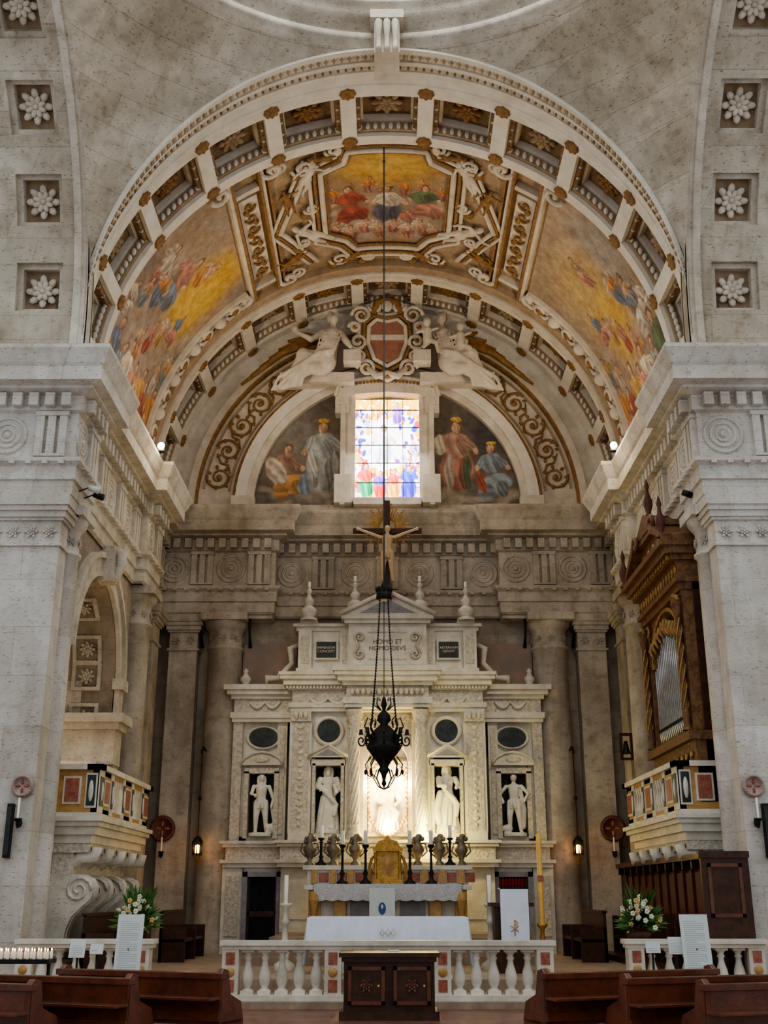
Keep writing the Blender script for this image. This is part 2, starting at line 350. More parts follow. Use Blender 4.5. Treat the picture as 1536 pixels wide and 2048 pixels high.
# ------------------------------------------------------------------ pilasters, columns
def pil(b,x0,x1,y0,y1,m,zt=8.82,zb=.1,ros=None):
    b.box(x0,x1,y0,y1,zb,zt,m)
    for g,z0,z1 in ((.16,zt-.2,zt),(.13,zt-.3,zt-.2),(.09,zt-.42,zt-.3),(.05,zt-.48,zt-.42),(.05,zt-.98,zt-.92),(.08,zb,zb+.5),(.15,zb,zb+.3)):
        b.box(x0-g,x1+g,y0-g,y1+g,z0,z1,m)
    if ros=='y':
        k=max(2,int((x1-x0)/.32))
        for i in range(k): rosette(b,frame((x0+(i+.5)*(x1-x0)/k,y0-.01,zt-.7),(0,-1,0),(0,0,1)),.13,m,6)
def col(b,x,y,r,m,zt=8.82,zb=.3):
    b.box(x-r-.16,x+r+.16,y-r-.16,y+r+.16,zt-.2,zt,m)
    b.lathe([(r+.14,zt-.2),(r+.12,zt-.3),(r+.03,zt-.42),(r,zt-.46),(r,zt-.85),(r+.05,zt-.88),(r+.05,zt-.94),(r,zt-.97),(r*1.02,zt-3),(r*1.08,zb+.6),(r*1.14,zb+.5),(r*1.25,zb+.4),(r*1.2,zb+.3),(r*1.35,zb+.15),(r*1.35,zb)],(x,y,0),m,28)
    for i in range(8):
        a=2*pi*i/8; rosette(b,frame((x+r*math.cos(a),y+r*math.sin(a),zt-.66),(math.cos(a),math.sin(a),0),(0,0,1)),.11,m,6)
for sgn in (-1,1):
    b=MB('wall_pier')
    xs=sorted((sgn*6.16,sgn*8.6)); b.box(min(sgn*6.35,sgn*9.5),max(sgn*6.35,sgn*9.5),20.15,20.88,0,12.0,'travertine_pale')
    pil(b,xs[0],xs[1],20.02,20.5,'travertine_pale')
    for i in range(6): rosette(b,frame((sgn*(6.36+i*.34),20.01,8.12),(0,-1,0),(0,0,1)),.14,'travertine_pale',6)
    col(b,sgn*6.34,20.92,.3,'travertine_pale'); b.build()
    b=MB('trim_columns'); col(b,sgn*6.2,26.9,.36,'chancel_trim'); col(b,sgn*4.37,29.75,.46,'chancel_trim')
    x=sorted((sgn*5.1,sgn*5.85)); pil(b,x[0],x[1],29.5,30,'chancel_trim',ros='y')
    x=sorted((sgn*6.05,sgn*6.3)); pil(b,x[0],x[1],28.3,29.1,'chancel_trim')
    for xx in (3.72,5.02): b.tube([(sgn*xx,29.85,8.0),(sgn*xx,29.6,8.3),(sgn*xx,29.5,8.75)],[.05,.03,.05],'iron')
    b.build()
# ------------------------------------------------------------------ crossing
for sgn in (-1,1):
    f=lambda a,w_,r_,s=sgn:(s*(5.95+w_),13.3+(r_+.1)*math.cos(a),ZS+r_*math.sin(a))
    b=MB('ceiling_side_arch')
    b.arcbox(f,-4,100,0,2.6,6.6,6.7,'travertine',40)
    b.arcbox(f,-4,100,-.0,.16,6.2,6.3,'travertine_plain',40); b.arcbox(f,-4,100,.12,.26,6.14,6.3,'travertine_plain',40)
    b.arcbox(f,-4,100,0,.5,6.22,6.65,'travertine',40); b.arcbox(f,-4,100,1.42,2.6,6.22,6.65,'travertine',40)
    cen=[9.5+16*k for k in range(6)]
    for k,c in enumerate(cen):
        lo=-4 if k==0 else cen[k-1]+4.6
        b.arcbox(f,lo,c-4.6,.5,1.42,6.22,6.65,'travertine')
        for q in ((c-4.6,c-3.7,.5,1.42),(c+3.7,c+4.6,.5,1.42),(c-3.7,c+3.7,.5,.6),(c-3.7,c+3.7,1.32,1.42)): b.arcbox(f,q[0],q[1],q[2],q[3],6.36,6.62,'travertine_plain')
        b.arcbox(f,c-3.7,c+3.7,.6,1.32,6.58,6.62,'stucco_ground')
        a=rad(c); rosette(b,frame(f(a,.96,6.53),(0,-math.cos(a),-math.sin(a)),(1,0,0)),.37,'stucco',8,.35)
    b.build()
    def pos(U,V,s=sgn):
        ph=U*pi/2; Ex=-6.2*np.cos(ph); Ey=19.85-1.05*np.sin(ph); Sx=-5.97+0*ph; Sy=13.3+6.28*np.cos(ph); cy=12.95
        r1=np.hypot(Ex,Ey-cy); r2=np.hypot(Sx,Sy-cy); a1=np.arctan2(Ey-cy,-Ex); a2=np.arctan2(Sy-cy,-Sx)
        r=r1*(1-V)+r2*V; a=a1*(1-V)+a2*V
        return np.stack([s*r*np.cos(a),cy+r*np.sin(a),ZS+6.2*np.sin(ph)],1)
    grid('ceiling_pendentive',60,30,pos,None,'travertine')
def E(a,t,off=0):
    r=(6.15-off*.6); y=19.95-t*(.12+1.02*math.sin(a))-off*.5
    return (r*math.cos(a),y,ZS+(r+.06*t)*math.sin(a))
b=MB('trim_front_archivolt'); N=96; pr=[(0,0),(.02,.03),(.1,.03),(.12,.0),(.36,.0),(.38,.06),(.44,.06),(.46,.0),(.6,.02),(.62,.08),(.68,.08),(.7,.02),(.74,.03),(.9,.14),(.94,.18),(1.0,.18),(1.03,-.05)]
vs=[];fs=[]; q=len(pr)
for i in range(N+1):
    a=rad(-3+186*i/N)
    for t,o in pr: vs.append(E(a,t,o))
for i in range(N):
    for j in range(q-1): fs.append((i*q+j,i*q+j+1,(i+1)*q+j+1,(i+1)*q+j))
b.add(vs,fs,'stucco_white')
for i in range(230):
    a=rad(1.5+177*i/229)
    b.ell(E(a,.53,.02),(.032,.05,.035),'gilt' if i%2 else 'stucco',None,6,4)
    b.ell(E(a,.82,.10),(.032,.10,.045),'stucco' if i%2 else 'stucco_ground',None,6,4)
b.box(-.26,.26,18.45,19.3,17.85,18.75,'stucco',ty=-.08); b.box(-.34,.34,18.3,19.2,18.6,18.8,'stucco')
for x in (-.17,0,.17): b.tube([(x,18.4,18.6),(x,18.3,18.45),(x,18.38,18.2),(x,18.42,17.95),(x,18.36,17.85)],[.07,.08,.06,.06,.07],'stucco')
b.build()
b=MB('trim_drum_cornice'); b.lathe([(6.2,18.2),(5.85,18.24),(5.8,18.34),(5.72,18.36),(5.7,18.5),(5.84,18.52),(5.84,18.7),(5.6,18.74),(5.5,18.84),(5.48,19.0),(5.4,19.02),(5.4,19.12),(5.75,19.16),(5.85,19.2),(5.85,19.5),(5.6,19.6),(5.6,19.7),(5.9,19.75),(5.9,22)],(0,12.95,0),'travertine_plain',96)
b.build()
# ------------------------------------------------------------------ coffered bands
def band(name,y0,y1,rib):
    b=MB(name); n=60; rd=R+.46
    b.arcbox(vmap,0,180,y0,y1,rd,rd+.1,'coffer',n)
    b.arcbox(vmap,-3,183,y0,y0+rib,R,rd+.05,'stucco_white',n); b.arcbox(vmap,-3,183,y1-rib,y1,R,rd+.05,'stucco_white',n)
    ribs=[90+s*(8+16*k) for s in (-1,1) for k in range(5)]+[3.5,176.5]; ribs.sort()
    ya,yb=y0+rib,y1-rib
    for a in ribs: b.arcbox(vmap,a-1.6,a+1.6,ya,yb,R,rd+.05,'stucco_white',1)
    for a in ribs:
        if a<4 or a>176: continue
        for y in (y0+rib*.5,y1-rib*.5):
            T=frame(vmap(rad(a),y,R-.005),(-math.cos(rad(a)),0,-math.sin(rad(a))),(0,1,0))
            b.lathe([(.0,.05),(.05,.06),(.07,.03),(.11,.05),(.16,.03),(.175,0)],(0,0,0),'gilt',12,T)
            for k in range(8): b.ell((.15*math.cos(k*pi/4),.15*math.sin(k*pi/4),.02),(.04,.04,.03),'gilt',T,5,4)
    for i in range(len(ribs)-1):
        lo,hi=ribs[i]+1.6,ribs[i+1]-1.6; c=(lo+hi)/2
        d=1.0
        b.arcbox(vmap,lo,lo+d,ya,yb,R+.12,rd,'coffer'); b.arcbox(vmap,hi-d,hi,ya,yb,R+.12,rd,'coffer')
        b.arcbox(vmap,lo,hi,ya,ya+.12,R+.12,rd,'gilt'); b.arcbox(vmap,lo,hi,yb-.1,yb,R+.1,rd,'stucco_ground')
        b.arcbox(vmap,lo+d,hi-d,ya+.12,ya+.18,R+.3,rd,'stucco'); b.arcbox(vmap,lo+d,hi-d,yb-.2,yb-.1,R+.32,rd,'stucco_white')
        b.arcbox(vmap,lo+d,lo+d+.6,ya+.12,yb-.12,R+.3,rd,'stucco'); b.arcbox(vmap,hi-d-.6,hi-d,ya+.12,yb-.12,R+.3,rd,'stucco')
        for j in range(8):
            a=rad(lo+(hi-lo)*(j+.5)/8); b.ell(vmap(a,yb-.12,R+.19),(.055,.05,.095),'stucco_white',None,6,4)
        for j in range(7):
            for aa in (lo+.5,hi-.5):
                y=ya+(yb-ya)*(j+.5)/7; b.ell(vmap(rad(aa),y,R+.17),(.06,.055,.08),'gilt' if j%2 else 'stucco',None,6,4)
        a=rad(c); T=frame(vmap(a,(ya+yb)/2,rd-.02),(-math.cos(a),0,-math.sin(a)),(0,1,0)); rosette(b,T,.38,'stucco_ground' if i%2 else 'gilt',8,.5)
    return b.build()
band('ceiling_coffered_front_arch',19.9,21.85,.3)
band('ceiling_coffered_rear_arch',27.75,29.7,.28)
b=MB('trim_rear_archivolt'); b.arcbox(vmap,-2,182,27.55,27.8,R-.03,R+.32,'stucco',60); b.arcbox(vmap,-2,182,27.45,27.6,R+.1,R+.32,'stucco',60)
b.arcbox(vmap,-2,182,27.2,27.5,R+.02,R+.3,'stucco_ground',60)
for i in range(170): b.ell(vmap(rad(.6+178.8*i/169),27.5,R+.07),(.045,.06,.05),'gilt' if i%2 else 'stucco',None,6,4)
b.build()
# ------------------------------------------------------------------ vault
RV=6.4
b=MB('ceiling_vault'); b.arcbox(vmap,-2,182,21.6,28,RV,RV+.1,'stucco_ground',60)
for s_ in (-1,1):
    A=lambda d:90+s_*d
    def ab(d0,d1,y0,y1,r0,r1,m): b.arcbox(vmap,min(A(d0),A(d1)),max(A(d0),A(d1)),y0,y1,r0,r1,m)
    ab(27.5,28.3,21.9,27.3,RV-.16,RV,'stucco'); ab(35.5,36.3,21.9,27.3,RV-.16,RV,'stucco')
    ab(28.3,28.9,21.9,27.3,RV-.2,RV,'gilt'); ab(34.9,35.5,21.9,27.3,RV-.2,RV,'gilt')
    ab(29,34.8,22.5,22.65,RV-.16,RV,'stucco'); ab(29,34.8,26.65,26.8,RV-.16,RV,'stucco')
    ab(29.6,34.2,22.9,26.4,RV-.06,RV,'stucco')
    for k in range(7):
        y=23.2+k*.48; g=.9 if k%2 else -.9
        b.tube([vmap(rad(A(31.9+g*(1-t/16)*math.cos(t*.55)*1.6)),y+.2*(1-t/16)*math.sin(t*.55),RV-.1) for t in range(15)],.035,'gilt',5)
        b.ell(vmap(rad(A(31.9-g)),y+.2,RV-.09),(.09,.11,.07),'gilt',None,7,5)
    ab(26.2,26.8,21.9,27.3,RV-.1,RV,'gilt')
    for ye in (22.15,27.0):
        for d in (25.5,38):
            pts=[vmap(rad(A(d+ (2.6*(1-t/16)*math.cos(t*.5)))),ye+.28*(1-t/16)*math.sin(t*.5),RV-.14) for t in range(15)]
            b.tube(pts,.07,'stucco',6)
    ab(37,86,26.75,26.9,RV-.14,RV,'stucco'); ab(37,86,26.9,27.3,RV-.05,RV,'gilt'); ab(37,86,27.0,27.12,RV-.12,RV,'stucco')
    for k in range(5):
        d=42+9.5*k; pts=[vmap(rad(A(d+(2.8*(1-t/16))*math.cos(t*.55))),27.02+.26*(1-t/16)*math.sin(t*.55),RV-.16) for t in range(15)]
        b.tube(pts,.06,'stucco',6); b.ell(vmap(rad(A(d)),27.02,RV-.14),(.14,.14,.14),'gilt')
        b.ell(vmap(rad(A(d+4.6)),27.02,RV-.14),(.2,.12,.2),'stucco')
def vp(x,y,r): a=math.acos(max(-1,min(1,x/r))); return vmap(a,y,r)
oc=[(-.95,22.25),(.95,22.25),(1.05,22.65),(1.62,22.9),(1.62,25.6),(1.1,26.0),(.85,26.45),(-.85,26.45),(-1.1,26.0),(-1.62,25.6),(-1.62,22.9),(-1.05,22.65)]
def dense(p,k=6): return [((p[i][0]*(1-t/k)+p[(i+1)%len(p)][0]*t/k),(p[i][1]*(1-t/k)+p[(i+1)%len(p)][1]*t/k)) for i in range(len(p)) for t in range(k)]
for sc_,rr,m,tk in ((1.0,RV-.1,'stucco',.08),(1.09,RV-.12,'gilt',.05),(1.17,RV-.1,'stucco',.06),(.94,RV-.08,'gilt',.04)):
    b.tube([vp(x*sc_,24.35+(y-24.35)*sc_,rr) for x,y in dense(oc)],tk,m,6,closed=True)
for s_ in (-1,1):
    for (x0,y0,x1,y1) in ((1.75,22.3,2.75,24.9),(1.9,26.7,2.7,24.9)):
        for o_,m,t_ in ((0,'stucco',.07),(.13,'gilt',.04),(.24,'stucco',.05)):
            b.tube([vp(s_*(x0+o_+(x1-x0)*t/6),y0+(y1-y0)*t/6,RV-.09) for t in range(7)],t_,m,6)
    for (cx,cy,r) in ((2.0,22.5,.28),(1.3,26.8,.28),(2.45,26.9,.25),(1.25,22.1,.22),(2.2,25.6,.2),(.5,26.85,.18),(2.55,22.2,.2),(1.9,24.2,.2)):
        b.tube([vp(s_*(cx+r*(1-t/20)*math.cos(t*.6)),cy+r*(1-t/20)*math.sin(t*.6),RV-.12) for t in range(18)],.045,'stucco',6)
        b.ell(vp(s_*(cx+.2),cy+.25,RV-.1),(.13,.13,.08),'gilt')
vault=b.build()
def figure(mb,T,m,kind='robe',arms=((-.2,-.08,.6),(.17,-.12,.62)),elb=None,beard=False,hairlong=False):
    h=Vector
    if kind=='robe':
        mb.limb([(0,0,.03),(0,0,.3),(0,-.01,.5),(0,0,.62),(0,0,.74),(0,0,.80),(0,0,.86)],[.135,.118,.105,.08,.095,.06,.032],m,T)
        for k in range(13):
            a=2*pi*k/13; r0=.15+.02*math.sin(k*2.3)
            mb.tube([(r0*math.cos(a),r0*.8*math.sin(a),.0),(.13*math.cos(a+.1),.115*math.sin(a+.1),.28),(.1*math.cos(a+.25),.09*math.sin(a+.25),.52)],[.028,.02,.012],m,6,T)
        mb.tube([(-.13,-.06,.72),(-.05,-.115,.6),(.06,-.135,.48),(.13,-.09,.38),(.1,-.13,.2)],[.03,.035,.035,.04,.03],m,6,T)
        mb.ell((-.05,-.12,.02),(.035,.06,.025),m,T); mb.ell((.06,-.11,.02),(.035,.06,.025),m,T)
    else:
        mb.limb([(-.05,0,.5),(-.075,-.03,.27),(-.075,0,.04)],[.07,.045,.028],m,T); mb.limb([(.05,0,.5),(.07,-.02,.27),(.09,.01,.04)],[.07,.045,.028],m,T)
        mb.ell((-.08,-.03,.02),(.03,.06,.022),m,T); mb.ell((.1,-.03,.02),(.03,.06,.022),m,T)
        mb.limb([(0,0,.5),(0,0,.6),(0,0,.73),(0,0,.80),(0,0,.86)],[.09,.075,.09,.055,.03],m,T)
        for k in range(9): a=2*pi*k/9; mb.tube([(.1*math.cos(a),.075*math.sin(a),.4),(.09*math.cos(a),.07*math.sin(a),.56)],[.025,.015],m,6,T)
    mb.ell((0,0,.785),(.125,.055,.045),m,T)
    for s_,hd in ((-1,arms[0]),(1,arms[1])):
        sh=h((s_*.12,0,.785)); H=h(hd); E_=(sh+H)/2+h((s_*.05,0,-.05)) if elb is None else h(elb[0 if s_<0 else 1])
        th=.045 if kind=='robe' else .034
        mb.limb([sh,E_,H],[th,th*.85,.022],m,T); mb.ell(H,(.025,.02,.035),m,T)
        for q in range(4): mb.tube([H,H+h(((q-1.5)*.012,-.01,-.04+.004*q))],[.007,.005],m,5,T)
    mb.ell((0,-.005,.925),(.047,.055,.068),m,T,12,8); mb.ell((0,.012,.94),(.054,.055,.062),m,T); mb.ell((0,-.062,.92),(.009,.014,.018),m,T)
    mb.ell((0,-.05,.945),(.035,.012,.008),m,T); mb.ell((0,-.052,.893),(.018,.01,.007),m,T)
    if beard: mb.ell((0,-.05,.87),(.033,.03,.05),m,T)
    if hairlong:
        for s_ in (-1,1): mb.limb([(s_*.045,.02,.95),(s_*.055,.02,.88),(s_*.05,.01,.82)],[.025,.025,.018],m,T)
for mm_,lst in (('stucco',((1.95,25.3,.9,1.4),(1.95,22.9,-.5,1.2))),('gilt',((2.5,26.2,2.0,1.0),(.95,26.75,2.2,.8),(2.45,23.6,.2,1.0),(1.5,22.3,1.4,.8)))):
    b=MB('stucco_figures')
    for s_ in (-1,1):
        for (x,y,r1,l) in lst:
            p=vp(s_*x,y,RV-.14); a=math.acos(s_*x/RV); nrm=Vector((-math.cos(a),0,-math.sin(a)))
            up=(Vector((math.sin(a)*s_*math.sin(r1),0,-s_*math.cos(a)*s_*math.sin(r1)))+Vector((0,-math.cos(r1),0))).normalized()
            up2=(up-nrm*up.dot(nrm)).normalized(); ax=up2.cross(-nrm).normalized()
            M=Matrix((ax,-nrm,up2)).transposed().to_4x4(); M.translation=Vector(p)-up2*l*.5
            figure(b,M@Matrix.Diagonal((l*1.1,l,l,1)),mm_,'nude',arms=((-.33,-.05,.9),(.28,-.05,.55)))
    b.build(remesh=.022,parent=vault)
def vpos(a0,a1,y0,y1,r):
    def f(U,V):
        a=np.radians(a0+(a1-a0)*U); return np.stack([r*np.cos(a),y0+(y1-y0)*V,ZS+r*np.sin(a)],1)
    return f
blue=(.17,.24,.36); pink=(.58,.27,.21); ora=(.68,.30,.08); red=(.44,.09,.06); grn=(.12,.20,.10); yel=(.76,.46,.07); whi=(.74,.66,.56); gry=(.32,.29,.27); tea=(.25,.32,.34)
cl=[(.42,.35,.29),(.54,.44,.34),(.33,.28,.24),(.48,.37,.26)]
def cfres(P,U,V):
    p=np.stack([P[:,0],-P[:,1]],1); base=np.tile(np.array([.40,.28,.17]),(len(p),1))
    bl=clouds(-1.6,1.6,-26.4,-24,26,cl,.5,2)+[(0,-23.0,1.6,.9,0,(.68,.42,.08),1.8),(0,-22.9,.8,.6,0,(.76,.52,.13),1.8)]
    for k in range(7): bl+=pfig(-1.35+.45*k,-23.95+.12*(k%3),.7,dk(pink,.8),ora)
    bl+=pfig(-.95,-24.4,1.7,red,red,seat=True)+pfig(.02,-24.5,1.8,(.12,.13,.21),whi,crown=True)+pfig(.95,-24.3,1.6,pink,grn,seat=True)+pfig(.55,-25.2,1.1,gry,pink)
    for k in range(8): bl+=pfig(-1.3+.37*k,-25.5-.2*(k%2),.75,dk(pink,.8),SK,wings=True)
    return paint(p,base,bl,.03,.1)
a_=math.degrees(math.acos(1.55/6.37))
grid('vault_fresco',220,230,vpos(a_,180-a_,22.3,26.35,RV-.03),cfres,'fresco',parent=vault)
def sfres(side):
    def g(P,U,V):
        d=U*49+37; s_=RV*np.radians(90-d)
        x=(P[:,1])*(1 if side<0 else -1); p=np.stack([x,s_],1); base=np.tile(np.array([.42,.32,.23]),(len(p),1)); sg=1 if side<0 else -1
        X0,X1=(21.9,26.8) if side<0 else (-26.8,-21.9)
        cols=[blue,pink,ora,whi,red,tea,(.64,.38,.12)]
        bl=clouds(X0,X1,1.5,5.9,45,cl,.7,5+side)
        if side<0:
            bl+=[(sg*25.3,4.6,1.3,1.9,0,(.72,.44,.06),2.2),(sg*25.4,4.2,.8,1.1,0,(.78,.52,.09),2)]
            bl+=pfig(24.0,4.2,1.9,(.25,.32,.44),pink,lean=.3,seat=True)+pfig(23.1,3.9,1.4,pink,whi,lean=-.2,wings=True)+pfig(24.7,5.0,1.1,ora,SK,lean=.4)
        else:
            bl+=[(sg*24.7,4.2,2.0,1.6,0,(.56,.41,.18),1.6),(sg*24.6,3.0,1.3,1.2,.4,(.72,.47,.10),1.8),(sg*22.8,4.3,.8,1.3,0,(.44,.41,.36),1.8)]+pfig(sg*24.3,4.6,1.1,pink,(.5,.34,.22),lean=.3)+pfig(sg*23.2,2.9,1.8,whi,blue,lean=.2,seat=True)
        for k in range(10): bl+=pfig(sg*(22.1+k*.5),2.5+.42*((k*5)%4)-.2,1.0,cols[(k*2+1)%7],cols[(k*3)%7] if k%2 else SK,wings=k%3==0,seat=k%3==1)
        for k in range(8): bl+=pfig(sg*(22.2+k*.62),1.15+.25*(k%2),1.9,cols[(k*3+side)%7],cols[(k*5+2)%7],lean=.2*((k%3)-1),seat=k%4==2)
        if side>0: bl+=pfig(sg*22.7,1.5,2.2,grn,grn,seat=True)
        return paint(p,base,bl,.04,.15)
    return g
for side in (-1,1):
    def pos(U,V,s=side):
        d=37+49*U; a=np.radians(90+d*(1 if s<0 else -1)); return np.stack([(RV-.03)*np.cos(a),21.9+4.9*V,ZS+(RV-.03)*np.sin(a)],1)
    grid('vault_fresco',250,230,pos,sfres(side),'fresco',parent=vault)
def lpos(U,V): a=U*pi; r=.05+3.85*V; return np.stack([-r*np.cos(a),29.93+0*a,12.1+r*np.sin(a)],1)
def lcol(P,U,V):
    p=np.stack([P[:,0],P[:,2]],1); base=np.tile(np.array([.15,.13,.11]),(len(p),1))
    bl=[(-2.9,14.1,1.3,1.2,0,(.28,.27,.25),1.4),(2.9,14.2,1.1,1.1,0,(.06,.06,.07),1.4),(-3.2,13.4,.5,.9,0,(.30,.26,.20),1.6)]+clouds(-3.7,-1.4,12.1,12.7,12,[(.33,.29,.24),(.42,.36,.28)],.35,3)+clouds(1.4,3.7,12.1,12.7,12,[(.33,.29,.24),(.42,.36,.28)],.35,4)
    bl+=pfig(-2.85,13.25,1.75,(.66,.36,.12),(.42,.26,.2),seat=True)+[(-3.2,13.15,.28,.5,.5,whi,6),(-2.35,12.75,.2,.38,0,(.2,.28,.38),6)]
    bl+=pfig(-1.85,13.75,2.35,(.42,.44,.43),(.45,.50,.52),crown=True)+[(-1.3,13.7,.03,1.2,-.12,(.35,.22,.1),5),(-2.15,13.4,.12,.5,.2,(.6,.6,.58),6)]
    bl+=pfig(2.0,13.75,2.35,(.44,.19,.14),(.50,.30,.24),crown=True)+[(2.3,13.1,.12,.6,0,(.07,.12,.07),6),(1.52,13.95,.17,.34,0,(.66,.60,.48),7),(1.78,13.1,.16,.6,0,(.5,.42,.36),6)]
    bl+=pfig(3.0,13.25,1.85,(.28,.35,.41),(.26,.33,.41),seat=True,crown=True)+[(2.7,12.8,.12,.4,.2,(.42,.10,.07),6)]
    return paint(p,base,bl,.02,.1)
grid('lunette_fresco',360,170,lpos,lcol,'fresco')
# window
b=MB('window_1')
for s_ in (-1,1):
    x=sorted((s_*.92,s_*1.28)); b.box(x[0],x[1],29.6,29.95,12.1,15.5,'stucco'); x=sorted((s_*1.2,s_*1.34)); b.box(x[0],x[1],29.52,29.9,12.0,15.1,'stucco')
    x=sorted((s_*1.0,s_*1.5)); b.box(x[0],x[1],29.5,29.95,12.05,12.9,'stucco')
    x=sorted((s_*1.1,s_*1.5)); b.box(x[0],x[1],29.5,29.95,15.05,15.3,'stucco'); b.box(x[0],x[1],29.55,29.95,14.8,15.05,'stucco')
b.box(-.95,.95,29.5,29.95,12.0,12.2,'stucco')
sg=[(1.5,15.3),(1.42,15.62),(1.05,15.78),(.55,15.88),(0,15.92),(-.55,15.88),(-1.05,15.78),(-1.42,15.62),(-1.5,15.3)]
b.prism(sg+[(-1.0,15.3),(-.9,15.38),(0,15.45),(.9,15.38),(1.0,15.3)],'stucco',TR(0,29.5,0),.4)
b.tube([(x,29.48,z) for x,z in sg],.06,'stucco',6)
for i in range(26): b.ell((-1.3+2.6*i/25,29.49,15.62+.16*(1-((i-12.5)/12.5)**2)),(.04,.04,.05),'gilt')
for z in (12.75,13.35,13.9,14.45,15.0): b.box(-.92,.92,29.80,29.83,z-.01,z+.01,'iron')
for x in (-.45,0,.45): b.box(x-.008,x+.008,29.80,29.83,12.2,15.35,'iron')
win=b.build()
def gpos(U,V): return np.stack([-.92+1.84*U,29.86+0*U,12.15+3.2*V],1)
def gcol(P,U,V):
    p=np.stack([P[:,0],P[:,2]],1); base=np.tile(np.array([.95,.97,1.0]),(len(p),1)); r=np.random.RandomState(3); bl=[]
    pal=[(.8,.04,.02),(.05,.07,.55),(.95,.38,.02),(.3,.08,.45),(.95,.55,.1),(.45,.55,.95)]
    for k in range(1000):
        x=r.uniform(-.92,.92); z=r.uniform(12.1,15.35); edge=max((abs(x)/.92)**3*.8,1-(z-12.15)/1.4,(z-14.6)/.7)
        if r.rand()>edge*1.15: continue
        c=pal[r.randint(6)]
        if z>15.0: c=(.95,.5,.04)
        bl.append((x,z,r.uniform(.025,.085),r.uniform(.04,.13),r.uniform(-.6,.6),c,9))
    for x,z,h,c1,c2 in ((-.6,12.9,1.1,(.03,.35,.15),(.8,.07,.04)),(-.2,12.75,.9,(.8,.05,.03),(.15,.1,.6)),(.2,12.8,.9,(.9,.42,.06),(.8,.07,.07)),(.62,12.85,1.1,(.06,.06,.55),(.06,.08,.6)),(.3,14.95,.7,(.3,.1,.6),(.4,.2,.7)),(-.1,14.0,1.3,(.80,.86,.97),(.93,.88,.82))):
        bl+=[q for q in pfig(x,z,h,c1,c2)[1:]]
    return paint(p,base,bl,.006,0)
grid('glass',190,320,gpos,gcol,'stained_glass',parent=win)
# coat of arms
b=MB('coat_of_arms')
sh=[(.0,-1.0),(.42,-.75),(.62,-.2),(.6,.45),(.35,.7),(0,.62),(-.35,.7),(-.6,.45),(-.62,-.2),(-.42,-.75)]
cx,cz,yy=.0,16.95,29.1
b.prism([(x*1.35,z*1.25) for x,z in sh],'stucco_ground',TR(cx,yy+.1,cz),.35); b.prism([(x*.8,z*.8) for x,z in sh],'arms_field',TR(cx,yy-.03,cz),.2)
b.box(-.48,.48,yy-.06,yy+.1,16.88,17.05,'stucco')
b.tube([(cx+x*.88,yy,cz+z*.88) for x,z in dense(sh,3)],.07,'stucco',6,closed=True); b.tube([(cx+x*1.1,yy,cz+z*1.06) for x,z in dense(sh,3)],.06,'gilt',6,closed=True); b.tube([(cx+x*1.35,yy+.1,cz+z*1.25) for x,z in dense(sh,3)],.1,'stucco',6,closed=True)
for s_ in (-1,1):
    for (x,z,r,d) in ((.75,.75,.3,1),(.85,-.1,.28,-1),(.6,-.95,.28,1),(.35,1.05,.2,-1),(.95,.35,.18,1),(.8,-.55,.18,-1)):
        b.tube([(s_*(x+r*(1-t/22)*math.cos(t*.55*d)),yy-.02,cz+z+r*(1-t/22)*math.sin(t*.55*d)) for t in range(18)],.06,'stucco',6); b.ell((s_*x,yy,cz+z),(.09,.1,.09),'gilt')
    b.tube([(s_*.4,yy,cz+.8),(s_*.3,yy-.05,cz+1.15),(0,yy-.1,cz+1.25)],[.1,.12,.1],'gilt')
b.tube([(-.6,yy,cz-.9),(-.3,yy-.1,cz-1.25),(0,yy-.1,cz-1.15),(.3,yy-.1,cz-1.25),(.6,yy,cz-.9)],[.08,.1,.09,.1,.08],'stucco')
b.ell((0,yy-.05,cz-1.15),(.16,.12,.16),'gilt'); b.ell((0,yy-.05,cz+1.05),(.17,.12,.2),'stucco'); b.build()
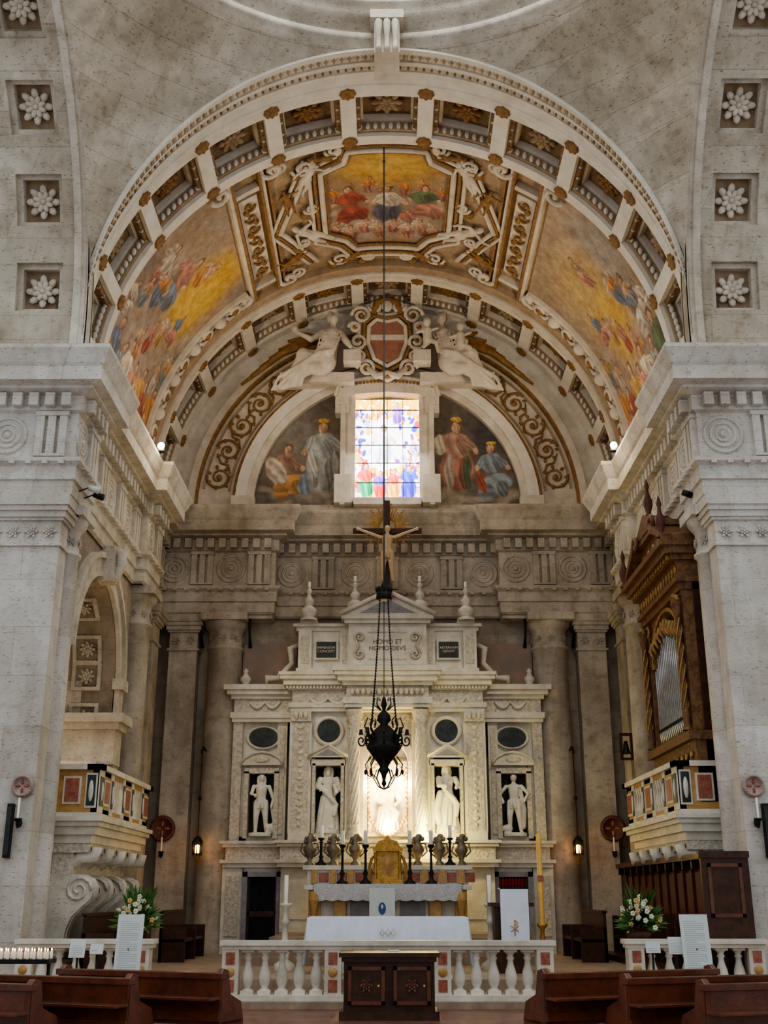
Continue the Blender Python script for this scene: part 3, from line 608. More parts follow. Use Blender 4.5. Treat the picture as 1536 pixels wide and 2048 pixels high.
def seated(name,sg,child):
    b=MB(name); Y=29.05; m='stucco'
    P=lambda x,z,y=0:(sg*x,Y+y,z)
    b.limb([P(1.8,16.15),P(1.7,16.6),P(1.6,17.0),P(1.58,17.2)],[.34,.27,.27,.14],m)
    b.ell(P(1.6,17.1),(.34,.18,.13),m); b.limb([P(1.58,17.2),P(1.57,17.38)],[.09,.085],m)
    b.ell(P(1.56,17.55,-.02),(.14,.16,.19),m,None,12,8); b.ell(P(1.6,17.6,.04),(.17,.17,.18),m); b.ell(P(1.53,17.54,-.18),(.03,.05,.05),m); b.ell(P(1.66,17.75,.03),(.1,.1,.08),m)
    b.limb([P(1.75,16.2),P(2.4,16.25,-.28),P(2.75,15.55,-.15)],[.3,.22,.15],m); b.limb([P(1.9,16.0),P(2.25,15.85,-.3),P(2.95,15.45,-.1)],[.28,.22,.13],m)
    b.ell(P(3.0,15.3,-.15),(.2,.12,.08),m)
    for k in range(11):
        t=k/10; b.tube([P(1.45+.5*t,16.45-.3*t,-.27),P(1.95+.5*t,16.25-.4*t,-.5),P(2.3+.75*t,15.9-.5*t+.15*math.sin(k*2),-.36),P(2.45+.85*t,15.35-.15*t,-.12)],[.035,.055,.055,.035],m,6)
    for k in range(7): b.tube([P(1.3+.1*k,17.05,-.22),P(1.42+.09*k,16.65,-.3),P(1.55+.08*k,16.25,-.34)],[.022,.03,.035],m,6)
    b.limb([P(1.88,17.1),P(2.2,16.85,-.1),P(2.6,17.05,-.15)] if not child else [P(1.88,17.1),P(2.25,16.75,-.15),P(2.1,16.55,-.35)],[.12,.1,.06],m)
    b.limb([P(1.35,17.05),P(1.15,16.7,-.2),P(1.05,16.5,-.3)],[.12,.1,.06],m)
    for k in range(4):
        h=P(2.65,17.08+.02*k,-.17) if not child else P(2.05,16.52+.03*k,-.4); b.tube([h,(h[0]+sg*.1,h[1]-.02,h[2]+.02*k)],[.02,.014],m,5)
    if child:
        for (x,z) in ((2.1,16.75),(1.15,16.9)):
            b.limb([P(x,z-.2,-.3),P(x,z+.1,-.35)],[.14,.12],m); b.ell(P(x,z+.36,-.37),(.12,.13,.14),m); b.ell(P(x-.02,z+.35,-.5),(.02,.03,.03),m)
            b.limb([P(x+.05,z-.2,-.35),P(x+.25,z-.35,-.45),P(x+.3,z-.6,-.4)],[.09,.07,.05],m); b.limb([P(x-.1,z+.1,-.35),P(x-.3,z+.0,-.4)],[.05,.04],m); b.limb([P(x+.1,z+.1,-.35),P(x+.3,z+.15,-.4)],[.05,.04],m)
    else: b.ell(P(2.68,17.15,-.2),(.1,.08,.12),m)
    o=b.build(remesh=.028)
    c=MB('block'); c.box(min(sg*.75,sg*1.25),max(sg*.75,sg*1.25),Y-.35,Y+.1,16.05,16.4,m)
    for k in range(7):
        p0=P(1.9,17.0,.2); c.tube([p0,P(2.25+.14*k,17.1-.09*k,.22),P(2.65+.26*k,17.25-.28*k,.25)],[.08,.11,.04],'gilt',6)
    c.box(min(sg*.95,sg*3.1),max(sg*.95,sg*3.1),Y+.1,29.7,15.6,15.9,m)
    c.build(parent=o)
seated('allegory_statue',-1,False); seated('allegory_statue',1,True)
# ------------------------------------------------------------------ reredos
b=MB('altar_reredos'); M_='marble'; C_='marble_carved'; G_='grey_marble'
def bx(x0,x1,y0,y1,z0,z1,m,sym=True,**k):
    b.box(x0,x1,y0,y1,z0,z1,m,**k)
    if sym: b.box(-x1,-x0,y0,y1,z0,z1,m,**k)
bx(-2.62,2.62,29.0,30,.3,2.35,M_,False)
bx(3.58,4.1,29.1,30,.3,2.35,M_); bx(2.6,3.6,29.1,30,2.12,2.35,M_); bx(2.62,2.74,28.98,29.2,.3,2.2,G_); bx(3.46,3.58,28.98,29.2,.3,2.2,G_); bx(2.62,3.58,28.98,29.2,2.08,2.2,G_)
bx(3.68,4.0,29.06,29.2,.7,2.1,C_)
for z0,z1,g in ((2.3,2.4,.08),(2.4,2.48,.14),(2.48,2.78,.02),(2.78,2.86,.1),(2.86,2.93,.16)):
    bx(-4.02-g,4.02+g,29.1-g,30,z0,z1,M_ if z0!=2.48 else C_,False)
    bx(-2.62-g,2.62+g,28.6-g,30,z0,z1,M_ if z0!=2.48 else C_,False)
    for s_ in (-1,1):
        x=sorted((s_*1.12,s_*.72)); bx(x[0]-g,x[1]+g,28.35-g,30,z0,z1,M_,False)
bx(-2.62,2.62,28.75,29.1,.8,2.35,M_,False); bx(1.75,2.4,28.72,28.8,1.1,2.1,'stucco')
F=29.25
bx(-4.0,4.0,29.8,30,2.93,6.9,M_,False)
bx(3.75,4.0,F,29.85,2.93,5.9,C_); bx(2.6,3.75,F+.15,29.85,5.05,5.9,M_)
bx(2.6,2.85,F+.05,29.85,2.93,5.9,M_); bx(2.66,2.79,F+.02,29.8,3.1,5.75,C_)
bx(3.58,3.75,F+.1,29.85,2.93,5.05,M_); bx(2.85,3.75,F+.1,29.85,2.93,3.05,M_)
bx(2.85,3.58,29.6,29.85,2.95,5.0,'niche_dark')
bx(2.78,2.9,F-.02,29.85,3.0,4.65,C_); bx(3.55,3.67,F-.02,29.85,3.0,4.65,C_); bx(2.78,3.67,F-.02,29.85,4.6,4.74,C_)
bx(2.85,3.6,F+.1,29.85,4.74,5.05,M_)
for s_ in (-1,1):
    b.add([(s_*3.22+.55*x,y,4.8+z) for y in (F-.1,29.5) for x,z in ((-1,0),(1,0),(.8,.16),(.4,.27),(0,.31),(-.4,.27),(-.8,.16))],[(0,1,2,3,4,5,6),(7,13,12,11,10,9,8)]+[(i,i+7,(i+1)%7+7,(i+1)%7) for i in range(7)],M_)
    b.tube([(s_*3.22+.55*x,F-.12,4.82+z) for x,z in ((-1,0),(-.8,.16),(-.4,.27),(0,.31),(.4,.27),(.8,.16),(1,0))],.035,M_,6); b.ell((s_*3.22,F-.1,4.93),(.2,.03,.08),C_)
    T0=Matrix.Translation((s_*3.22,F+.12,5.52))@Matrix.Rotation(pi/2,4,'X')@Matrix.Diagonal((.40,.27,1,1))
    b.lathe([(0,0),(.9,.0),(.95,.02),(1.0,.06),(1.1,.06),(1.15,0)],(0,0,0),M_,28,T0); b.lathe([(0,.03),(.92,.03)],(0,0,0),'serpentine',28,T0,smooth=False)
for z0,z1,g,m in ((5.9,6.0,.06,M_),(6.0,6.15,.1,M_),(6.15,6.5,.02,C_),(6.5,6.6,.1,M_),(6.6,6.72,.2,M_),(6.72,6.85,.28,M_)): bx(-3.98-g,3.98+g,F-g,30,z0,z1,m,False)
G=28.75
bx(-2.45,2.45,29.4,30,2.93,7.1,M_,False)
for x0,x1 in ((2.0,2.42),(.68,1.0)):
    bx(x0,x1,G,29.5,2.93,6.1,C_); bx(x0-.05,x1+.05,G-.06,29.5,5.85,6.1,C_); bx(x0-.05,x1+.05,G-.06,29.5,2.93,3.15,M_)
    bx(x0-.07,x0-.0,G+.02,29.4,3.1,5.9,M_); bx(x1,x1+.07,G+.02,29.4,3.1,5.9,M_)
    for s_ in (-1,1):
        for k in range(16): b.ell((s_*(x0+x1)/2,G-.0,3.3+k*.16),(.09 if k%2 else .05,.035,.05),M_,None,7,5)
        for q in (-.12,0,.12): b.ell((s_*(x0+x1)/2+q,G-.08,6.0),(.06,.06,.1),M_,None,7,5)
bx(1.0,2.0,G+.12,29.5,5.0,6.1,M_); bx(1.0,1.16,G+.12,29.5,2.93,5.0,M_); bx(1.84,2.0,G+.12,29.5,2.93,5.0,M_); bx(1.1,1.9,G+.05,29.5,2.93,3.1,M_)
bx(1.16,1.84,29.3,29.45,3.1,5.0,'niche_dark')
bx(1.1,1.18,G+.02,29.3,3.1,4.8,C_); bx(1.82,1.9,G+.02,29.3,3.1,4.8,C_); bx(1.05,1.95,G+.02,29.3,4.75,4.9,M_)
for s_ in (-1,1):
    b.add([(s_*1.5+x,y,4.95+z) for y in (G-.06,29.3) for x,z in ((-.52,0),(.52,0),(0,.3))],[(0,1,2),(3,5,4),(0,3,4,1),(1,4,5,2),(2,5,3,0)],M_)
    b.tube([(s_*1.5-.52,G-.08,4.97),(s_*1.5,G-.08,5.26),(s_*1.5+.52,G-.08,4.97)],.035,M_,6); b.prism([(-.3,0),(.3,0),(0,.17)],G_,TR(s_*1.5,G-.075,4.99),.03)
    T=Matrix.Translation((s_*1.5,G+.1,5.62))@Matrix.Rotation(pi/2,4,'X')
    b.lathe([(.29,.03),(.31,.07),(.37,.07),(.4,0)],(0,0,0),M_,28,T); b.lathe([(0,.035),(.3,.035)],(0,0,0),'serpentine',28,T,smooth=False)
for z0,z1,g,m in ((6.1,6.2,.04,M_),(6.2,6.32,.08,M_),(6.32,6.66,.0,C_),(6.66,6.76,.1,M_),(6.76,6.9,.22,M_),(6.9,7.0,.3,M_),(7.0,7.08,.34,M_)):
    bx(-2.45-g,2.45+g,G-g,30,z0,z1,m,False); bx(-1.05-g,1.05+g,G-.28-g,30,z0+.06,z1+.1,m,False)
for k in range(60): b.box(-2.6+k*.0866,-2.55+k*.0866,G-.16,G,6.68,6.75,M_)
for s_ in (-1,1):
    for x0,x1,y in ((1.05,2.0,G),(2.8,3.6,F),):
        for q in range(2):
            a0=x0+(x1-x0)*q/2; a1=x0+(x1-x0)*(q+1)/2
            b.tube([(s_*(a0+(a1-a0)*t/8),y-.05,6.45-.16*math.sin(pi*t/8)+(-.02 if y==F else 0)) for t in range(9)],[.03+.025*math.sin(pi*t/8) for t in range(9)],M_,6)
for k in range(14): b.ell((-.9+k*.138,G-.34,6.56),(.06,.05,.09),C_,None,7,5)
for s_ in (-1,1):
    b.lathe([(.2,2.93),(.2,3.05),(.15,3.15),(.17,3.2),(.14,3.28),(.14,5.6),(.17,5.65),(.13,5.7),(.2,5.95),(.22,6.1)],(s_*.84,28.5,0),C_,18)
    for k in range(10): b.tube([(s_*.84+.14*math.cos(a*.6+k*.63),28.5+.14*math.sin(a*.6+k*.63),3.3+a*.33) for a in range(8)],.018,M_,5)
bx(-.68,.68,29.35,29.5,2.93,6.1,'marble',False); bx(-.5,.5,29.3,29.4,5.0,5.5,G_,False)
bx(.52,.68,28.9,29.4,2.93,4.9,C_); bx(-.68,.68,28.95,29.4,5.55,6.1,'marble_carved',False)
am=lambda a,w_,r_:(r_*math.cos(a),w_,4.85+r_*math.sin(a))
b.arcbox(am,0,180,28.85,29.4,.52,.7,M_,16); b.arcbox(am,0,180,29.0,29.4,.7,.95,C_,16)
bx(-2.35,2.35,29.1,30,7.08,8.4,M_,False); bx(-2.4,2.4,29.02,30,7.1,7.28,M_,False)
for z0,z1,g in ((8.28,8.38,.06),(8.38,8.46,.14)): bx(-2.35-g,2.35+g,29.1-g,30,z0,z1,M_,False)
for x0,x1 in ((2.0,2.35),(1.02,1.25)): bx(x0,x1,29.02,29.3,7.28,8.3,M_); bx(x0+.07,x1-.07,29.0,29.3,7.4,8.15,C_)
bx(-1.02,1.02,28.75,30,7.15,8.45,M_,False); bx(-.9,.9,28.7,29,7.3,8.3,'marble',False)
bx(1.3,1.92,29.0,29.2,7.5,8.02,'marble'); bx(1.35,1.87,28.98,29.2,7.55,7.97,'serpentine')
for s_ in (-1,1):
    for d in (1,-1): b.tube([(s_*.72+s_*.13*(1-t/20)*math.cos(t*.5*d),28.66,7.8+d*.22+.13*(1-t/20)*math.sin(t*.5*d)) for t in range(16)],.035,C_,6)
    b.tube([(s_*.86,28.66,7.58),(s_*.76,28.66,7.8),(s_*.86,28.66,8.02)],.035,C_,6)
for z in (7.45,8.17): b.box(-.5,.5,28.68,28.72,z-.02,z+.02,C_)
for z0,z1,g in ((8.4,8.5,.08),(8.5,8.6,.16)): bx(-1.05-g,1.05+g,28.72-g,30,z0,z1,M_,False)
b.add([(x,y,z) for y in (28.6,29.9) for x,z in ((-1.2,8.6),(1.2,8.6),(0,9.2))],[(0,1,2),(3,5,4),(0,3,4,1),(1,4,5,2),(2,5,3,0)],M_)
b.add([(x,y,z) for y in (28.58,28.62) for x,z in ((-.72,8.66),(.72,8.66),(0,9.02))],[(0,1,2),(3,5,4),(0,3,4,1),(1,4,5,2),(2,5,3,0)],G_)
for s_ in (-1,1): 
    b.tube([(s_*1.25,28.52,8.62),(0,28.52,9.22)],.06,M_,6)
    b.box(min(s_*2.3,s_*1.85),max(s_*2.3,s_*1.85),28.9,29.3,8.46,8.56,M_)
    for x,z in ((2.08,8.5),(.86,8.66)):
        b.lathe([(.22,0),(.22,.07),(.13,.1),(.2,.2),(.21,.3),(.14,.37),(.08,.42),(.13,.49),(.13,.57),(.07,.63),(.04,.73),(.08,.78),(.06,.86),(.02,.9)],(s_*x,28.85,z),M_,14); b.lathe([(.04,.9),(.04,1.06),(0,1.08)],(s_*x,28.85,z),'wax',8)
    b.lathe([(.12,0),(.07,.06),(.13,.15),(.15,.22),(.08,.3),(.05,.36),(.08,.42),(0,.5)],(s_*3.75,29.4,6.85),M_,12)
    b.box(min(s_*2.45,s_*3.9),max(s_*2.45,s_*3.9),29.85,30,6.9,8.1,'faded_fresco')
    b.tube([(s_*2.4,29.5,8.0),(s_*2.6,29.5,7.9),(s_*2.55,29.5,7.5),(s_*2.9,29.5,7.1),(s_*3.2,29.5,7.1),(s_*3.2,29.5,6.95)],[.06,.1,.08,.08,.1,.05],M_,8)
rer=b.build()
text('HOMO ET\nHOMO DEVS',0,28.69,7.82,.17,'ink_dark',rer); text('IMMENSVM\nCONCEPIT',-1.61,28.97,7.76,.095,'stucco',rer); text('AETERNVM\nGENVIT',1.61,28.97,7.76,.095,'stucco',rer)
b=MB('altar_fresco_image'); b.box(-.5,.5,29.2,29.35,3.05,4.9,'marble')
figure(b,TR(0,29.12,3.15,0,1.2)@Matrix.Diagonal((1.6,.35,1,1)),'marble','robe',arms=((-.1,-.15,.6),(.1,-.16,.55)),hairlong=True)
for k in range(44): 
    a=2*pi*k/44; b.ell((.52*math.cos(a),28.98,4.0+.93*math.sin(a)),(.05,.04,.05),'gold',None,6,4)
for sx in (-1,1):
    for k in range(12): b.ell((sx*.47,28.95,3.15+.14*k),(.035,.03,.05),'gold',None,6,4)
b.build()
for s_,nm in ((-1,'door_1'),(1,'door_2')):
    b=MB(nm); x0,x1=(s_*3.1-.36,s_*3.1+.36); b.box(x0,x1,29.3,29.36,.3,2.1,'red_glow' if s_>0 else 'niche_dark')
    for i in range(10):
        x=x0+.72*i/9; b.box(x-.014,x+.014,29.2,29.24,.3,2.1,'iron'); z=.4+1.65*i/9; b.box(x0,x1,29.2,29.24,z-.014,z+.014,'iron')
    for i in range(9):
        for j in range(9): b.ringtorus((x0+.04+.08*i,29.22,.48+.183*j),.035,.008,'iron',n=8,k=4)
    b.box(x0,x1,29.18,29.26,1.15,1.28,'wood_dark'); b.box(x0,x0+.05,29.18,29.26,.3,2.1,'wood_dark'); b.box(x1-.05,x1,29.18,29.26,.3,2.1,'wood_dark'); b.build()
def st(x,y,z,h,rz):
    b=MB('saint_statue'); T=TR(x,y,z+.06*h,rz,h*.98)@Matrix.Diagonal((1.12,1,1,1)); b.lathe([(0,0),(.2*h,0),(.2*h,.06*h),(.0,.07*h)],(x,y,z),'statue_marble',16,sy=.8)
    return b,T
b,T=st(-3.22,29.3,3.05,1.48,.2); figure(b,T,'statue_marble','nude',arms=((-.1,-.13,.62),(.16,-.05,.45)),hairlong=True); b.ell((.16,-.02,.08),(.09,.08,.08),'statue_marble',T); b.limb([(.2,0,.05),(.22,0,.2),(.17,0,.45)],[.05,.04,.03],'statue_marble',T); b.build(remesh=.013)
b,T=st(-1.5,29.0,3.1,1.6,-.1); figure(b,T,'statue_marble','robe',arms=((-.09,-.15,.62),(.12,-.13,.55)),beard=True,hairlong=True); b.tube([(.14,-.14,.55),(.1,-.13,.7)],.03,'statue_marble',6,T); b.build(remesh=.013)
b,T=st(1.5,29.0,3.1,1.62,.2); figure(b,T,'statue_marble','robe',arms=((-.05,-.15,.66),(.1,-.15,.64)),hairlong=True); b.ell((0,.02,.94),(.07,.07,.075),'statue_marble',T); b.limb([(-.12,-.1,.55),(-.17,-.08,.3),(-.14,-.08,.1)],[.05,.06,.05],'statue_marble',T); b.build(remesh=.013)
b,T=st(3.22,29.3,3.05,1.48,-.15); figure(b,T,'statue_marble','nude',arms=((-.17,-.06,.52),(.17,-.06,.55)),elb=((-.22,0,.65),(.22,0,.66))); b.limb([(.1,.03,.75),(.14,.05,.4),(.12,.05,.1)],[.03,.05,.05],'statue_marble',T); b.ell((-.12,-.03,.07),(.09,.08,.07),'statue_marble',T); b.build(remesh=.013)
# crucifix
b=MB('crucifix'); y=28.5
b.box(-.07,.07,y,y+.08,9.1,11.75,'wood_dark'); b.box(-.92,.92,y,y+.08,10.82,10.96,'wood_dark'); b.box(-.13,.13,y-.05,y+.12,9.0,9.2,'red_marble')
for k in range(40):
    a=2*pi*k/40; r0,r1=.2,(.66 if k%2 else .5); T=Matrix.Translation((0,y+.12,11.05))@Matrix.Rotation(-a,4,'Y'); b.box(r0,r1,0,.02,-.022,.022,'gold_dull',T=T)
cr=b.build()
b=MB('corpus'); b.T=TR(0,y-.09,9.42,0,1.6)
figure(b,None,'bone','nude',arms=((-.5,.02,.94),(.5,.02,.94)),elb=((-.3,.01,.86),(.3,.01,.86))); b.build(remesh=.014,parent=cr)
# ------------------------------------------------------------------ high altar
b=MB('high_altar'); Z0=.8
b.box(-1.5,1.5,26.3,27.3,Z0,1.78,'marble'); b.box(-1.85,1.85,26.05,27.6,1.76,1.86,'marble')
for s_ in (-1,1):
    for x in (1.05,1.62): b.box(s_*x-.13,s_*x+.13,26.1,27.3,Z0,1.76,'yellow_marble')
    b.tube([(s_*1.62,26.05,1.7),(s_*1.62,25.98,1.55),(s_*1.62,26.05,1.3),(s_*1.62,26.02,1.0),(s_*1.62,25.95,.88)],[.09,.12,.07,.07,.11],'yellow_marble')
    b.box(s_*.55-.36,s_*.55+.36,26.27,26.32,.95,1.6,'stucco'); b.box(s_*.55-.28,s_*.55+.28,26.25,26.3,1.03,1.52,'grey_marble')
b.box(-1.85,1.85,27.0,27.6,1.86,2.2,'marble'); b.box(-1.95,1.95,26.92,27.65,2.2,2.3,'marble')
for k in range(9): 
    x=-1.68+k*.42
    if abs(x)>.35: b.box(x-.07,x+.07,26.9,27.02,1.9,2.2,'yellow_marble'); b.box(x+.1,x+.32,26.97,27.02,1.93,2.14,'red_marble')
b.box(-.35,.35,26.8,27.3,1.86,2.35,'marble'); b.build(bevel=.01)
b=MB('altar_cloth'); b.box(-1.63,1.63,26.0,26.95,1.865,1.885,'cloth'); N=60
vs=[];fs=[]
for i in range(N+1):
    x=-1.63+3.26*i/N; vs+= [(x,25.99,1.88),(x,25.96+.015*math.sin(i*1.3),1.72),(x,25.95+.03*math.sin(i*1.3),1.56-.035*abs(math.sin(i*.63)))]
for i in range(N): fs+=[(i*3,i*3+3,i*3+4,i*3+1),(i*3+1,i*3+4,i*3+5,i*3+2)]
b.add(vs,fs,'lace',True)
for s_ in (-1,1):
    vs=[(s_*1.63,25.98+.97*j/10,1.88) for j in range(11)]+[(s_*(1.68+.02*math.sin(j*2)),25.98+.97*j/10,1.45) for j in range(11)]; b.add(vs,[(j,j+1,j+12,j+11) for j in range(10)],'lace',True)
b.build()
def candlestick(x,y,z,h,hc,name='altar_candlestick'):
    b=MB(name); b.lathe([(.13,0),(.13,.04),(.06,.09),(.035,.16),(.06,.22*h+.05),(.03,.3*h+.05),(.027,.8*h),(.055,.84*h),(.025,.88*h),(.08,.96*h),(.08,h),(0,h)],(x,y,z),'iron',12)
    b.lathe([(.045,h),(.045,h+hc),(.0,h+hc+.01)],(x,y,z),'wax',10); b.tube([(x,y,z+h+hc),(x,y,z+h+hc+.04)],.006,'ink_dark',4); b.build()
for x in (-1.02,-.5,.5,.98): candlestick(x,26.4,1.886,.85,.3)
for x in (-1.55,1.45): candlestick(x,27.2,2.3,.62,.28)
for x in (-1.82,-1.27,-.75,.70,1.2,1.72):
    b=MB('reliquary_urn'); b.lathe([(.12,0),(.12,.06),(.05,.12),(.09,.2),(.16,.34),(.15,.42),(.07,.5),(.1,.58),(.05,.68),(.0,.72)],(x,27.35,2.3),'bronze',12)
    for s_ in (-1,1): b.tube([(x+s_*.1,27.35,2.5),(x+s_*.22,27.35,2.62),(x+s_*.18,27.35,2.8),(x+s_*.07,27.35,2.8)],.02,'bronze',5)
    for k in range(5): b.ell((x+.11*math.cos(k*1.3),27.35,2.9+.07*math.sin(k*2.1)),(.06,.05,.06),'bronze',None,6,4)
    b.build()
b=MB('tabernacle'); b.box(-.33,.33,26.6,26.95,1.886,2.0,'gold'); b.box(-.27,.27,26.66,26.95,2.0,2.6,'gold'); b.box(-.34,.34,26.58,26.95,2.6,2.68,'gold')
b.lathe([(.0,.1),(.1,.06),(.17,0),(.2,0)],(0,0,0),'yellow_marble',16,Matrix.Translation((0,26.65,2.3))@Matrix.Rotation(pi/2,4,'X')@Matrix.Diagonal((.8,1.2,1,1)))
b.prism([(-.3,0),(.3,0),(.22,.14),(.08,.18),(0,.28),(-.08,.18),(-.22,.14)],'gold',TR(0,26.66,2.68),.25)
for s_ in (-1,1): b.lathe([(.04,0),(.03,.1),(.03,.5),(.05,.58)],(s_*.28,26.62,2.0),'gold',8); b.tube([(s_*.33,26.7,2.1),(s_*.42,26.7,2.25),(s_*.36,26.7,2.45),(s_*.3,26.7,2.5)],.035,'gold',6)
b.build()
b=MB('mensa_table'); b.box(-1.3,1.3,21.8,22.5,1.16,1.25,'marble'); b.box(-.9,.9,21.95,22.4,.3,1.16,'marble'); mt=b.build()
b=MB('cloth'); b.box(-1.46,1.46,21.6,22.65,1.25,1.27,'cloth')
vs=[];fs=[];N=80
for i in range(N+1):
    x=-1.46+2.92*i/N; fl=.02*math.sin(i*.9)+.012*math.sin(i*2.1); vs+=[(x,21.6,1.268),(x*1.01,21.56+fl*.5,1.08),(x*1.02,21.53+fl,.86+.01*math.sin(i*.5))]
for i in range(N): fs+=[(i*3,i*3+3,i*3+4,i*3+1),(i*3+1,i*3+4,i*3+5,i*3+2)]
b.add(vs,fs,'cloth',True)
for s_ in (-1,1):
    vs=[];N=20
    for j in range(N+1): y=21.6+1.05*j/N; vs+=[(s_*1.46,y,1.268),(s_*(1.5+.03*math.sin(j*1.4)),y,.85),(s_*(1.56+.05*math.sin(j*1.4)),y,.45)]
    b.add(vs,[(j*3+k,j*3+3+k,j*3+4+k,j*3+1+k) for j in range(N) for k in (0,1)],'cloth',True)
for dx in (-.1,0,.1): b.tube([(dx-.04,21.5,1.0),(dx,21.5,1.08),(dx+.04,21.5,1.0),(dx,21.5,.95)],.006,'yellow_marble',5,closed=True)
b.build(parent=mt)
def board(name,x,y,z0,z1,w,tilt=.15,lines=True,mark=False,stand=True):
    b=MB(name); T=Matrix.Translation((x,y,z0))@Matrix.Rotation(-tilt,4,'X'); h=z1-z0
    b.box(-w/2,w/2,0,.02,0,h,'paper',T=T)
    if lines:
        for k in range(int(h/.03)-3):
            z=h-.1-k*.03; ww=w*.36*(1 if (k*7)%5 else .6); b.box(-w*.38,-w*.38+2*ww,-.003,0,z,z+.005,'ink',T=T)
    if mark: 
        b.lathe([(0,.004),(.09,.004)],(0,0,0),'blue_mark',20,T@Matrix.Translation((0,0,h*.4))@Matrix.Rotation(pi/2,4,'X')@Matrix.Diagonal((.9,1.4,1,1)),smooth=False); b.ell((0,-.01,h*.45),(.025,.01,.05),'paper',T)
    if stand: zf=0 if y<18.6 else (.1 if y<20.5 else .81); b.tube([(x,y+.06,z0+h*.4),(x,y+.1,zf)],.018,'iron',6); b.lathe([(.16,0),(.16,.02),(0,.03)],(x,y+.1,zf),'iron',12)
    b.build()
board('altar_display_board',-.12,25.4,1.1,1.8,.55,.1,False,True)
board('info_board',-3.95,18.2,.55,1.38,.40); board('info_board',4.7,18.2,.55,1.38,.43)
board('notice_sheet',-4.75,18.3,.75,1.02,.24,.3); board('notice_sheet',-4.45,18.3,.8,.95,.2,.3); board('notice_sheet',4.4,18.3,.8,1.05,.22,.2); board('notice_sheet',4.05,18.3,.82,.98,.22,.2)
b=MB('ambo_lectern'); b.box(1.98,2.52,22.0,22.5,.3,1.5,'wood_dark'); b.box(1.9,2.7,21.9,22.6,1.45,1.52,'wood_dark'); b.box(2.08,2.6,21.88,21.9,.75,1.78,'cloth')
b.box(2.08,2.6,21.88,22.3,1.76,1.78,'cloth'); b.tube([(2.33,21.87,.95),(2.33,21.87,1.2)],.01,'yellow_marble',5); b.tube([(2.33+.05*math.cos(t),21.87,1.17+.04*math.sin(t)) for t in [i*.6 for i in range(-3,4)]],.008,'yellow_marble',5)
b.tube([(2.26,21.87,1.02),(2.40,21.87,1.12)],.008,'yellow_marble',5); b.tube([(2.40,21.87,1.02),(2.26,21.87,1.12)],.008,'yellow_marble',5); b.build()
# ------------------------------------------------------------------ balustrade
def baluster(b,x,y,z,m='marble'):
    b.box(x-.1,x+.1,y-.1,y+.1,z,z+.06,m)
    b.lathe([(.09,.06),(.05,.1),(.08,.16),(.1,.24),(.085,.33),(.05,.44),(.045,.5),(.065,.53),(.045,.57),(.09,.63)],(x,y,z),m,14); b.box(x-.1,x+.1,y-.1,y+.1,z+.62,z+.66,m)
def rail(name,x0,x1,y,piers,z=.1):
    b=MB(name); b.box(x0-.05,x1+.05,y-.2,y+.2,z-.1,z+.08,'marble'); b.box(x0-.03,x1+.03,y-.15,y+.15,z+.74,z+.8,'marble'); b.box(x0-.06,x1+.06,y-.19,y+.19,z+.8,z+.87,'marble')
    for p in piers:
        b.box(p-.13,p+.13,y-.14,y+.14,z+.08,z+.76,'marble'); b.box(p-.07,p+.07,y-.15,y-.13,z+.52,z+.7,'red_marble'); b.box(p-.07,p+.07,y-.15,y-.13,z+.12,z+.3,'red_marble')
        b.lathe([(0,.012),(.07,.012),(.075,0)],(0,0,0),'yellow_marble',14,Matrix.Translation((p,y-.14,z+.41))@Matrix.Rotation(pi/2,4,'X'))
    for a,c in zip(piers[:-1],piers[1:]):
        n=max(1,int(round((c-a-.26)/.27)))
        for i in range(n): baluster(b,a+.13+(c-a-.26)*(i+.5)/n,y,z+.08)
    return b.build()
rail('altar_balustrade',-2.58,2.58,19.0,[-2.47,-.86,.86,2.47])
rail('altar_balustrade',-6.0,-3.85,19.6,[-5.9,-4.0]); rail('altar_balustrade',3.9,6.1,19.6,[4.03,5.98])
b=MB('wooden_credenza'); y0,y1=17.0,17.6
b.box(-.62,.66,y0+.03,y1,.1,.82,'wood_dark'); b.box(-.68,.72,y0-.03,y1+.03,0,.12,'wood_dark'); b.box(-.69,.73,y0-.06,y1+.04,.82,.88,'wood_dark'); b.box(-.65,.69,y0-.02,y1,.76,.82,'wood_dark')
for x in (-.3,.34):
    b.box(x-.26,x+.26,y0-.01,y0+.05,.2,.7,'wood_dark')
    for q in ((-.26,.26,.2,.25),(-.26,.26,.65,.7),(-.26,-.21,.2,.7),(.21,.26,.2,.7)): b.box(x+q[0],x+q[1],y0-.03,y0,q[2],q[3],'wood_pew')
    rosette(b,frame((x,y0-.02,.45),(0,-1,0),(0,0,1)),.1,'wood_pew',6); b.ell((x+.17,y0-.04,.45),.018,'gold')
b.box(.0,.16,17.2,17.4,.88,.9,'paper'); b.build(bevel=.008)
def pew(xa,ya,xb,yb):
    b=MB('church_pew'); d=Vector((xb-xa,yb-ya)); L=d.length; ang=math.atan2(d.y,d.x); b.T=Matrix.Translation((xa,ya,0))@Matrix.Rotation(ang,4,'Z'); m='wood_pew'
    b.box(0,L,-.03,.0,.50,.86,m); b.box(-.02,L+.02,-.06,.05,.85,.91,m); b.box(0,L,-.05,-.02,.46,.54,m)
    b.box(0,L,0,.42,.42,.46,m); b.box(0,L,-.02,.01,.1,.2,m); b.box(0,L,-.32,-.16,.14,.18,m); b.box(0,L,-.24,-.02,.66,.69,m)
    for x in (0,L-.06):
        b.prism([(0,0),(.5,0),(.5,.08),(.44,.12),(.46,.45),(.4,.62),(.18,.70),(.12,.93),(.02,.95),(-.04,.9),(-.02,.5),(0,.12),(-.32,.1),(-.34,0)],m,Matrix.Translation((x,0,0))@Matrix.Rotation(pi/2,4,'Z')@Matrix.Diagonal((1,-1,1,1)),.06)
    b.build(bevel=.006)
